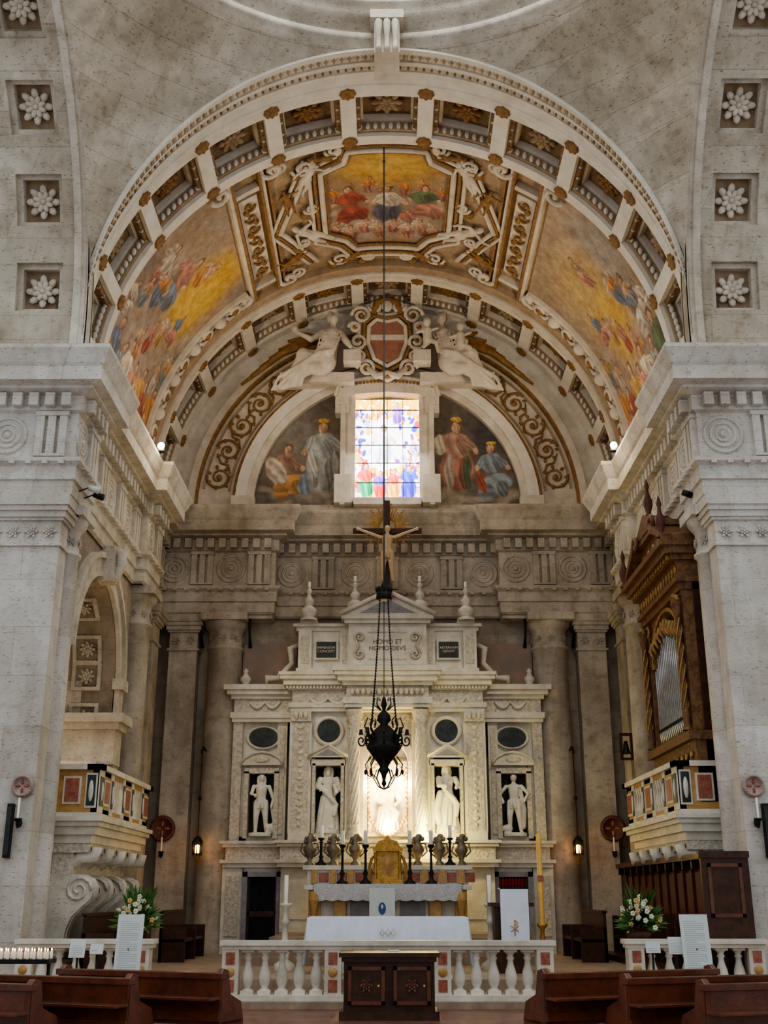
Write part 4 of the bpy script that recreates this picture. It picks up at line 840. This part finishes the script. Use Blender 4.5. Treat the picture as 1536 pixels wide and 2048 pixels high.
pew(-3.5,12.9,-1.66,12.15); pew(-4.3,12.1,-2.42,11.4); pew(-5.0,11.3,-3.12,10.65)
pew(1.56,12.15,3.5,12.9); pew(2.25,11.45,4.2,12.1); pew(2.78,10.7,4.8,11.3)
# ------------------------------------------------------------------ cantoria balconies
def balcony(sg,name,y0,y1,zt,consoles):
    b=MB(name); X=5.45; xw=6.24; zb=zt-.88; mm='marble'
    def q(x0,x1,a,c,z0,z1,m): b.box(min(sg*x0,sg*x1),max(sg*x0,sg*x1),a,c,z0,z1,m)
    q(X,xw,y0,y1,zb-.12,zb,mm)
    for g,z0,z1 in ((.12,zb-.16,zb-.08),(.06,zb-.25,zb-.16),(.0,zb-.4,zb-.25),(-.08,zb-.55,zb-.4)): q(X-g,xw,y0-g,y1+g,z0,z1,mm)
    q(X-.08,X+.22,y0-.08,y1+.08,zt-.1,zt,mm); q(X-.08,xw,y0-.08,y0+.2,zt-.1,zt,mm); q(X-.08,xw,y1-.2,y1+.08,zt-.1,zt,mm)
    q(X,X+.1,y0,y1,zb,zb+.08,'yellow_marble'); q(X,X+.1,y0,y1,zt-.18,zt-.1,'yellow_marble')
    q(X,xw,y0,y0+.1,zb,zt-.1,'yellow_marble'); q(X,xw,y1-.1,y1,zb,zt-.1,'yellow_marble')
    q(X+.32,X+.66,y0-.02,y0+.02,zb+.15,zt-.22,mm); q(X+.36,X+.62,y0-.03,y0+.02,zb+.19,zt-.26,'red_marble'); q(X+.02,X+.24,y0-.02,y0+.02,zb+.08,zt-.16,mm); q(X+.05,X+.21,y0-.03,y0+.02,zb+.12,zt-.2,'serpentine'); b.ell((sg*(X+.13),y0-.03,(zb+zt)/2-.05),(.05,.02,.2),mm)
    L=y1-y0
    segs=[(0,.08,'p'),(.08,.2,'i'),(.2,.25,'p'),(.25,.42,'b'),(.42,.47,'p'),(.47,.6,'i'),(.6,.65,'p'),(.65,.82,'b'),(.82,.87,'p'),(.87,1,'i')]
    for a,c,t in segs:
        ya,yc=y0+L*a,y0+L*c
        if t=='p': q(X-.02,X+.12,ya,yc,zb,zt-.1,mm); q(X-.03,X,ya+.04,yc-.04,zb+.12,zt-.22,'serpentine'); b.ell((sg*(X-.03),(ya+yc)/2,(zb+zt)/2-.05),(.03,.04,.18),mm)
        elif t=='i': q(X,X+.1,ya,yc,zb,zt-.1,'yellow_marble'); q(X-.015,X,ya+.07,yc-.07,zb+.15,zt-.24,mm); q(X-.02,X,ya+.1,yc-.1,zb+.2,zt-.28,'red_marble')
        else:
            for i in range(4): 
                y=ya+(yc-ya)*(i+.5)/4; b.lathe([(.05,.0),(.03,.08),(.065,.2),(.03,.38),(.03,.42),(.06,.55),(.06,.62)],(sg*(X+.06),y,zb+.08),mm,8)
    n=5
    for i in range(n):
        y=y0+.25+(L-.5)*i/(n-1); b.tube([(sg*(X+.0),y,zb-.62),(sg*(X+.02),y,zb-.78),(sg*(X+.3),y,zb-.8),(sg*(X+.55),y,zb-1.0),(sg*xw,y,zb-1.1)],[.1,.13,.12,.1,.06],mm,8)
    q(X+.1,xw,y0+.1,y1-.1,zb-.72,zb-.5,'marble_carved'); q(X+.4,xw,y0+.15,y1-.15,zb-1.1,zb-.7,'marble_carved')
    if consoles:
        for y in (y0+.25,y0+1.45,y0+2.7,y0+4.0):
            pro=[(0,-1.1)]+[(.55+.28*math.cos(a),-1.38+.28*math.sin(a)) for a in [rad(90-20*k) for k in range(8)]]+[(.62,-1.68),(.46,-1.85),(.38,-2.05),(.36,-2.2)]+[(.22+.17*math.cos(a),-2.42+.17*math.sin(a)) for a in [rad(40-25*k) for k in range(7)]]+[(0,-2.62)]
            b.prism(pro,'travertine_plain',Matrix.Translation((-xw,y-.18,zb)),.36)
            for yy in (y-.19,y+.19):
                b.tube([(-5.69+.25*(1-t/22)*math.cos(t*.6),yy,zb-1.38+.25*(1-t/22)*math.sin(t*.6)) for t in range(20)],.03,'travertine_plain',6)
                b.tube([(-6.02+.15*(1-t/20)*math.cos(t*.6),yy,zb-2.42+.15*(1-t/20)*math.sin(t*.6)) for t in range(18)],.025,'travertine_plain',6)
            for xx in (-.1,0,.1): b.tube([(p[0]-xw+.015,y+xx,zb+p[1]) for p in pro[3:16]],.02,'travertine_plain',5)
        b.box(-6.3,-5.9,y0,y1,.3,.5,'travertine_plain')
    b.build()
balcony(-1,'choir_balcony',21.6,26.2,4.0,True); balcony(1,'organ_balcony',21.5,26.2,4.05,False)
# ------------------------------------------------------------------ organ
b=MB('pipe_organ'); W='wood_organ'; ya,yb=21.5,25.0; GD='gold_dull'
b.box(6.05,6.24,ya,yb,3.3,8.4,'wood_dark'); b.box(5.85,6.2,ya,yb,3.3,4.5,W); b.box(5.72,6.2,ya-.05,yb+.05,4.45,4.62,W)
for y in (ya+.02,yb-.42):
    b.box(5.84,6.2,y,y+.4,4.62,7.45,W); b.box(5.82,5.85,y+.05,y+.35,4.8,7.3,'wood_dark')
    b.lathe([(.11,0),(.07,.12),(.09,.25),(.07,.4),(.065,2.2),(.1,2.35),(.14,2.6)],(5.78,y+.2,4.65),W,12)
    for k in range(5): b.tube([(5.78+.075*math.cos(a*.6+k*1.25),y+.2+.075*math.sin(a*.6+k*1.25),5.05+a*.18) for a in range(11)],.018,GD,5)
    for k in range(5): b.ell((5.76,y+.2+.1*math.sin(k*2),7.1+.06*k),(.06,.09,.05),GD,None,6,4)
for g,z0,z1 in ((.0,7.4,7.55),(.08,7.55,7.65),(.02,7.65,8.0),(.14,8.0,8.12),(.26,8.12,8.28),(.36,8.28,8.4)): b.box(5.8-g,6.24,ya-g*.4,yb+g*.6,z0,z1,W)
for k in range(15): b.ell((5.77,ya+.12+k*.235,7.82),(.03,.08,.1),GD,None,7,5); b.box(5.6,5.7,ya+.05+k*.235,ya+.15+k*.235,8.02,8.11,GD)
b.box(5.75,6.24,22.3,24.3,8.4,9.0,W); b.box(5.62,6.24,22.2,24.4,8.98,9.1,W)
for k in range(4): b.ell((5.74,22.6+.47*k,8.7),(.03,.15,.14),GD,None,8,5)
for ya_,yb_ in ((21.4,22.5),(25.2,24.1)):
    b.add([(x,y,z) for x in (5.5,6.2) for y,z in ((ya_,8.4),(ya_,8.52),(yb_,9.1),(yb_,8.9))],[(0,1,2,3),(7,6,5,4),(0,4,5,1),(1,5,6,2),(2,6,7,3),(3,7,4,0)],W)
    b.tube([(5.55,yb_+(-.15+.2*(1-t/16)*math.cos(t*.5)),9.05+.2*(1-t/16)*math.sin(t*.5)) for t in range(14)],.05,W,6)
b.add([(x,y,z) for x in (5.6,6.2) for y,z in ((22.3,9.1),(24.3,9.1),(23.3,9.55))],[(0,1,2),(3,5,4),(0,3,4,1),(1,4,5,2),(2,5,3,0)],W)
for (x,y,z) in ((5.55,21.6,8.5),(5.5,25.1,8.4),(5.75,23.3,9.5)): b.lathe([(.1,0),(.05,.1),(.1,.26),(.11,.38),(.05,.52),(.035,.64),(.06,.72),(0,.92)],(x,y,z),'dark_medallion',10)
yc=(ya+yb)/2; om=lambda a,w_,r_:(w_,yc+r_*math.cos(a),6.35+r_*.82*math.sin(a))
b.arcbox(om,0,180,5.86,6.05,1.2,1.3,GD,18)
for i in range(18):
    a0=pi*i/18; a1=pi*(i+1)/18; p=[(yc+1.3*math.cos(q),6.35+1.3*.82*math.sin(q)) for q in (a0,a1)]
    b.add([(5.9,p[0][0],p[0][1]),(5.9,p[1][0],p[1][1]),(5.9,p[1][0],7.45),(5.9,p[0][0],7.45)],[(0,1,2,3)],W)
n=17
for i in range(n):
    y=yc-1.2+2.4*i/(n-1); h=2.5-.9*abs((i-8)/8)+(.0 if i%2 else .08)
    b.lathe([(.0,0),(.03,.0),(.062,.3),(.062,h),(.0,h)],(5.95,y,4.63),'pewter',10); b.box(5.875,5.89,y-.03,y+.03,4.95,5.02,'iron')
for i in range(10):
    y=yc-1.1+2.2*i/9; b.tube([(5.86,y,7.2-.3*abs(i-4.5)/4.5),(5.83,y+.1,7.0-.25*abs(i-4.5)/4.5),(5.86,y-.05,6.85-.3*abs(i-4.5)/4.5)],[.04,.05,.02],GD,6)
for s_ in (-1,1): b.tube([(5.85,yc+s_*(1.4+.16*math.cos(t*.5)*(1-t/20)),7.2+.16*math.sin(t*.5)*(1-t/20)) for t in range(16)],.035,GD,6)
for k in range(9): b.ell((5.83,ya+.3+k*.36,4.2),(.03,.12,.07),GD,None,7,5)
b.build()
b=MB('choir_stalls'); b.box(5.72,5.84,19.9,28,.3,2.3,'wood_dark'); b.box(5.45,5.86,19.85,28.05,2.25,2.35,'wood_dark'); b.box(5.3,5.84,20.6,28,.7,.78,'wood_dark'); b.box(4.9,5.84,20.6,28,.3,.42,'wood_dark'); b.box(5.3,6.1,19.84,19.93,.1,2.3,'wood_dark'); b.box(5.26,6.12,19.81,19.95,2.25,2.36,'wood_dark')
for q in ((5.4,5.98,1.3,1.36),(5.4,5.98,2.1,2.16),(5.4,5.46,1.3,2.16),(5.92,5.98,1.3,2.16)): b.box(q[0],q[1],19.82,19.85,q[2],q[3],'wood_pew')
for k in range(13):
    y=19.9+8.04*k/12; b.box(5.66,5.74,y,y+.06,1.2,2.25,'wood_pew'); b.box(5.5,5.74,y-.02,y+.08,2.1,2.25,'wood_dark')
    if k>1: b.box(5.28,5.74,y,y+.06,.3,1.2,'wood_dark')
    if k<12: b.box(5.69,5.73,y+.15,y+.55,1.3,2.05,'wood_pew')
b.build()
for X,Y0,Y1,s_ in ((-5.2,21.4,24.2,-1),(-4.6,25.5,28.2,-1),(4.4,25.5,28.2,1)):
    b=MB('wooden_bench'); b.box(X-.25,X+.25,Y0,Y1,.7,.76,'wood_dark'); b.box(X+s_*.25-.03,X+s_*.25+.03,Y0,Y1,.3,1.3,'wood_dark'); b.box(X+s_*.25-.06,X+s_*.25+.06,Y0,Y1,1.28,1.34,'wood_dark')
    for y in (Y0,Y1-.06,(Y0+Y1)/2): b.box(X-.28,X+.28,y,y+.06,.3,1.0,'wood_dark')
    b.build()
# ------------------------------------------------------------------ hanging lamp
b=MB('hanging_sanctuary_lamp'); LX,LY=-.07,22.1
b.tube([(LX,LY,18.4),(LX,LY,7.5)],.018,'steel_cable',6); b.lathe([(.0,.25),(.06,.2),(.1,.1),(.15,.05),(.16,-.1),(.12,-.12),(.0,-.12)],(LX,LY,7.45),'iron',14)
for z in (17.9,15.0): b.ell((LX,LY,z),(.04,.04,.05),'steel_cable')
for k in range(8): a=2*pi*k/8; b.ell((LX+.15*math.cos(a),LY+.15*math.sin(a),7.55),(.03,.03,.06),'iron')
for k in range(4):
    a=pi/4+pi/2*k; c,s_=cs(a)
    b.tube([(LX+(.12+.22*(t/14)**1.3)*c,LY+(.12+.22*(t/14)**1.3)*s_,7.35-2.5*t/14) for t in range(15)],.007,'iron',5)
    for t in range(1,45):
        q=t/45; b.ell((LX+(.12+.22*q**1.3)*c,LY+(.12+.22*q**1.3)*s_,7.35-2.5*q),(.016,.016,.024),'iron',None,6,4)
b.tube([(LX,LY,7.3),(LX,LY,5.3)],.008,'iron',5)
b.lathe([(.0,5.38),(.03,5.34),(.06,5.2),(.03,5.1),(.12,5.0),(.14,4.9),(.07,4.82),(.18,4.72),(.27,4.62),(.3,4.55),(.27,4.48),(.33,4.42),(.34,4.36),(.24,4.22),(.14,4.1),(.08,4.0),(.11,3.95),(.05,3.85),(.03,3.75),(.05,3.68),(.0,3.6)],(LX,LY,0),'iron',20)
for k in range(8):
    a=2*pi*k/8; c,s_=cs(a); r_=lambda rr,z:(LX+rr*c,LY+rr*s_,z)
    b.tube([r_(.3,4.5)]+[r_(.44+.09*(1-t/20)*math.cos(t*.55+2.5),4.5+.12*(1-t/20)*math.sin(t*.55+2.5)) for t in range(16)],.016,'iron',6)
    b.tube([r_(.27,4.6),r_(.38,4.78),r_(.32,4.95),r_(.22,4.88),r_(.26,4.78)],.014,'iron',6)
    b.tube([r_(.25,4.2),r_(.36,4.05),r_(.32,3.85),r_(.2,3.78),r_(.14,3.95)],.013,'iron',6); b.ell(r_(.36,3.9),(.025,.025,.055),'iron'); b.tube([r_(.2,3.78),r_(.1,3.62),r_(.0,3.58)],.012,'iron',5)
    b.tube([r_(.08,5.1),r_(.2,5.2),r_(.18,5.33),r_(.1,5.3)],.011,'iron',5)
    b.lathe([(.045,0),(.035,.05),(.03,.1)],r_(.45,4.62),'iron',8)
b.build()
for s_ in (-1,1):
    b=MB('votive_lamp'); x=s_*4.72; y=28.9
    b.tube([(x,y,3.0),(x,y,5.1)],.01,'iron',5); b.tube([(x,29.4,5.2),(x,29.1,5.25),(x,y,5.15),(x,y,5.05)],.03,'iron',6); b.ell((x,y,3.95),(.05,.05,.06),'iron')
    b.lathe([(.02,.45),(.08,.4),(.12,.33),(.12,.3)],(x,y,2.6),'iron',8); b.lathe([(.12,0),(.06,-.1),(.02,-.22),(0,-.25)],(x,y,2.6),'gold',8); b.lathe([(.05,.04),(.05,.22),(0,.24)],(x,y,2.6),'candle_glow',8)
    for k in range(8): a=k*pi/4; b.tube([(x+.11*math.cos(a),y+.11*math.sin(a),2.58),(x+.12*math.cos(a),y+.12*math.sin(a),2.93)],.014,'iron',5)
    b.build()
    for (x,y,z,m,R_) in ((s_*5.72,29.45,3.25,'dark_medallion',.33),(s_*6.36,19.96,3.45,'pink_medallion',.2)):
        b=MB('consecration_cross'); T=Matrix.Translation((x,y,z))@Matrix.Rotation(pi/2,4,'X')
        b.lathe([(0,.02),(R_*.7,.02),(R_*.75,.06),(R_*.9,.06),(R_,.0)],(0,0,0),m,24,T)
        for q in range(4):
            a=q*pi/2; b.ell((R_*.35*math.cos(a),R_*.35*math.sin(a),.02),(R_*.26,R_*.12,.02),'red_marble',T,8,4,rot=Euler((0,0,a)))
        for q in range(20): a=q*pi/10; b.ell((R_*.82*math.cos(a),R_*.82*math.sin(a),.055),(R_*.05,R_*.05,.012),'red_marble',T,5,4)
        b.build()
        b=MB('candle_sconce'); zz=z-.62; b.tube([(x,y,zz),(x+s_*-.03,y-.15,zz-.08),(x-s_*.05,y-.25,zz+.02)],.022,'iron',6); b.lathe([(.02,0),(.08,.04),(.08,.06),(0,.06)],(x-s_*.05,y-.25,zz),'iron',10); b.lathe([(.02,.06),(.02,.4),(0,.4)],(x-s_*.05,y-.25,zz),'wax',8); b.ell((x,y,zz),(.06,.03,.08),'iron'); b.build()
    b=MB('wall_loudspeaker'); x=s_*6.52; b.box(x-.05,x+.05,19.9,20.02,2.25,3.15,'iron'); b.box(x-.04,x+.04,19.89,19.9,2.3,3.1,'niche_dark'); b.build()
    b=MB('marble_candle_stand'); x=s_*1.98
    b.lathe([(.2,0),(.2,.1),(.08,.18),(.12,.35),(.14,.45),(.06,.55),(.05,.8),(.1,.86),(.05,.92),(.05,1.1),(.12,1.16),(.12,1.2),(0,1.2)],(x,23.0,.3),'marble',14); b.lathe([(.04,1.2),(.04,1.72),(0,1.72)],(x,23.0,.3),'wax',10); b.build()
    b=MB('floodlight'); x=s_*5.45; b.box(x-.09,x+.09,24.9,25.05,11.75,11.95,'iron'); b.ell((x-s_*.02,24.86,11.86),(.085,.05,.085),'lamp_glow'); b.tube([(x,24.97,11.7),(x,24.97,11.8)],.02,'iron'); b.build()
    for yy in ((20.4,20.8) if s_<0 else (20.7,)):
        b=MB('spotlight'); b.lathe([(.0,0),(.06,0),(.07,.2),(.0,.2)],(0,0,0),'paper' if yy==20.4 else 'iron',10,Matrix.Translation((s_*5.8,yy,9.15))@Matrix.Rotation(1.9,4,'Y')); b.tube([(s_*5.8,yy,9.15),(s_*6.05,yy,9.05)],.015,'iron'); b.build()
b=MB('bell_frame'); y=27.3
for q in ((5.6,6.15,5.3,5.36),(5.6,6.15,4.72,4.77)): b.box(q[0],q[1],y,y+.12,q[2],q[3],'wood_dark')
for xx in (5.6,5.86,6.1): b.box(xx,xx+.05,y,y+.12,4.77,5.3,'wood_dark')
for xx in (5.75,6.0): b.lathe([(.0,.3),(.04,.3),(.06,.2),(.08,.08),(.11,0)],(xx,y+.06,4.87),'iron',12)
b.build()
b=MB('paschal_candle'); b.lathe([(.17,0),(.17,.05),(.05,.12),(.04,.3),(.07,.35),(.04,.4),(.04,.75),(.1,.82),(.1,.86),(0,.86)],(2.85,22.0,.3),'gold',14); b.lathe([(.05,.86),(.05,2.45),(0,2.46)],(2.85,22.0,.3),'wax_yellow',14); b.box(2.79,2.91,21.94,21.95,1.9,2.0,'red_marble'); b.build()
for cx,cy in ((-4.25,20.1),(4.25,20.1)):
    b=MB('flower_arrangement'); b.lathe([(.0,0),(.18,0),(.18,.05),(.06,.1),(.05,.7),(.2,.78),(.24,.95),(.2,1.0),(0,1.0)],(cx,cy,.1),'wood_dark',12); r=random.Random(int(cx*10))
    for k in range(190):
        a=r.uniform(0,2*pi); e_=r.uniform(-.3,1.4); L=r.uniform(.3,.52 if e_<1 else .8); d=Vector((math.cos(a)*math.cos(e_),math.sin(a)*math.cos(e_),math.sin(e_)*.9)); p=Vector((cx,cy,1.2)); tip=p+d*L
        q=d.orthogonal().normalized()*.035; mid=p+d*L*.65
        b.add([p,mid+q,tip,mid-q],[(0,1,2,3)],'leaf')
    for k in range(60):
        a=r.uniform(0,2*pi); e_=r.uniform(-.2,1.5); d=Vector((math.cos(a)*math.cos(e_),math.sin(a)*math.cos(e_),math.sin(e_)))*r.uniform(.25,.42); c=Vector((cx,cy,1.22))+d; m=r.choice(['petal_white','petal_white','petal_yellow'])
        for j in range(5): th=2*pi*j/5; b.ell((c.x+.025*math.cos(th),c.y-.01,c.z+.025*math.sin(th)),(.022,.015,.022),m,None,6,4)
    b.build()
b=MB('votive_candle_rack'); b.box(-5.9,-4.85,17.2,17.6,.72,.78,'iron')
for x in (-5.85,-4.9): b.tube([(x,17.4,0),(x,17.4,.75)],.025,'iron')
for k in range(22):
    x=-5.85+(k%11)*.095; y=17.28+.2*(k//11); b.lathe([(.022,0),(.022,.1),(0,.1)],(x,y,.78),'wax',7); b.ell((x,y,.905),(.01,.01,.022),'candle_glow',None,6,4)
b.build()
# ------------------------------------------------------------------ lights
def light(kind,name,loc,e,col,size=.3,spot=None):
    l=bpy.data.lights.new(name,kind); l.energy=e; l.color=col
    if kind=='AREA': l.size=size
    elif kind!='SUN': l.shadow_soft_size=size
    if spot: l.spot_size=spot; l.spot_blend=.8
    o=bpy.data.objects.new(name,l); o.location=loc
    bpy.context.collection.objects.link(o); return o
W_=bpy.data.worlds.new('W'); bpy.context.scene.world=W_; W_.use_nodes=True; bg=W_.node_tree.nodes['Background']; bg.inputs[0].default_value=(.88,.94,1,1); bg.inputs[1].default_value=.80
def aim(o,t): d=Vector(t)-o.location; o.rotation_euler=d.to_track_quat('-Z','Y').to_euler()
aim(light('AREA','dome_daylight',(0,12.9,26),1100,(.94,.98,1),6),(0,13,0))
for s_ in (-1,1):
    aim(light('SPOT','flood_up',(s_*5.3,24.8,12.2),420,(1,.84,.60),.2,spot=2.4),(s_*-2,26,17))
    light('POINT','flood_glow',(s_*5.1,24.5,12.0),55,(1,.82,.58),.2)
    aim(light('SPOT','chancel_spot',(s_*5.3,22.2,11.2),640,(1,.87,.62),.3,spot=.66),(s_*1.1,29.2,4.9))
    light('POINT','votive_glow',(s_*4.72,28.7,2.75),8,(1,.5,.2),.05)
    light('POINT','niche_glow',(s_*.42,28.82,4.3),85,(1,.78,.38),.1)
light('POINT','niche_glow_low',(0,28.85,3.25),95,(1,.78,.36),.12)
light('POINT','altar_glow',(.95,28.0,3.15),130,(1,.84,.26),.15)
light('POINT','left_niche_fill',(-7.2,22.4,4.2),50,(1,.80,.55),.2); light('POINT','under_balcony_fill',(-5.9,26.9,.9),40,(1,.7,.35),.15)  # unseen warm fill lights added to brighten the niche and below the balcony
aim(light('AREA','window_daylight',(0,29.35,13.8),110,(.95,.97,1),1.6),(0,22,4))
# ------------------------------------------------------------------ camera
try: bpy.context.scene.view_settings.look='AgX - Medium High Contrast'
except Exception: pass
cam=bpy.data.cameras.new('camera'); cam.sensor_fit='VERTICAL'; cam.sensor_height=24; cam.lens=24*2236/2048; cam.clip_end=200
co=bpy.data.objects.new('camera',cam); co.location=(0,0,1.65); co.rotation_euler=(rad(90+18.92),0,rad(.18)); bpy.context.collection.objects.link(co); bpy.context.scene.camera=co
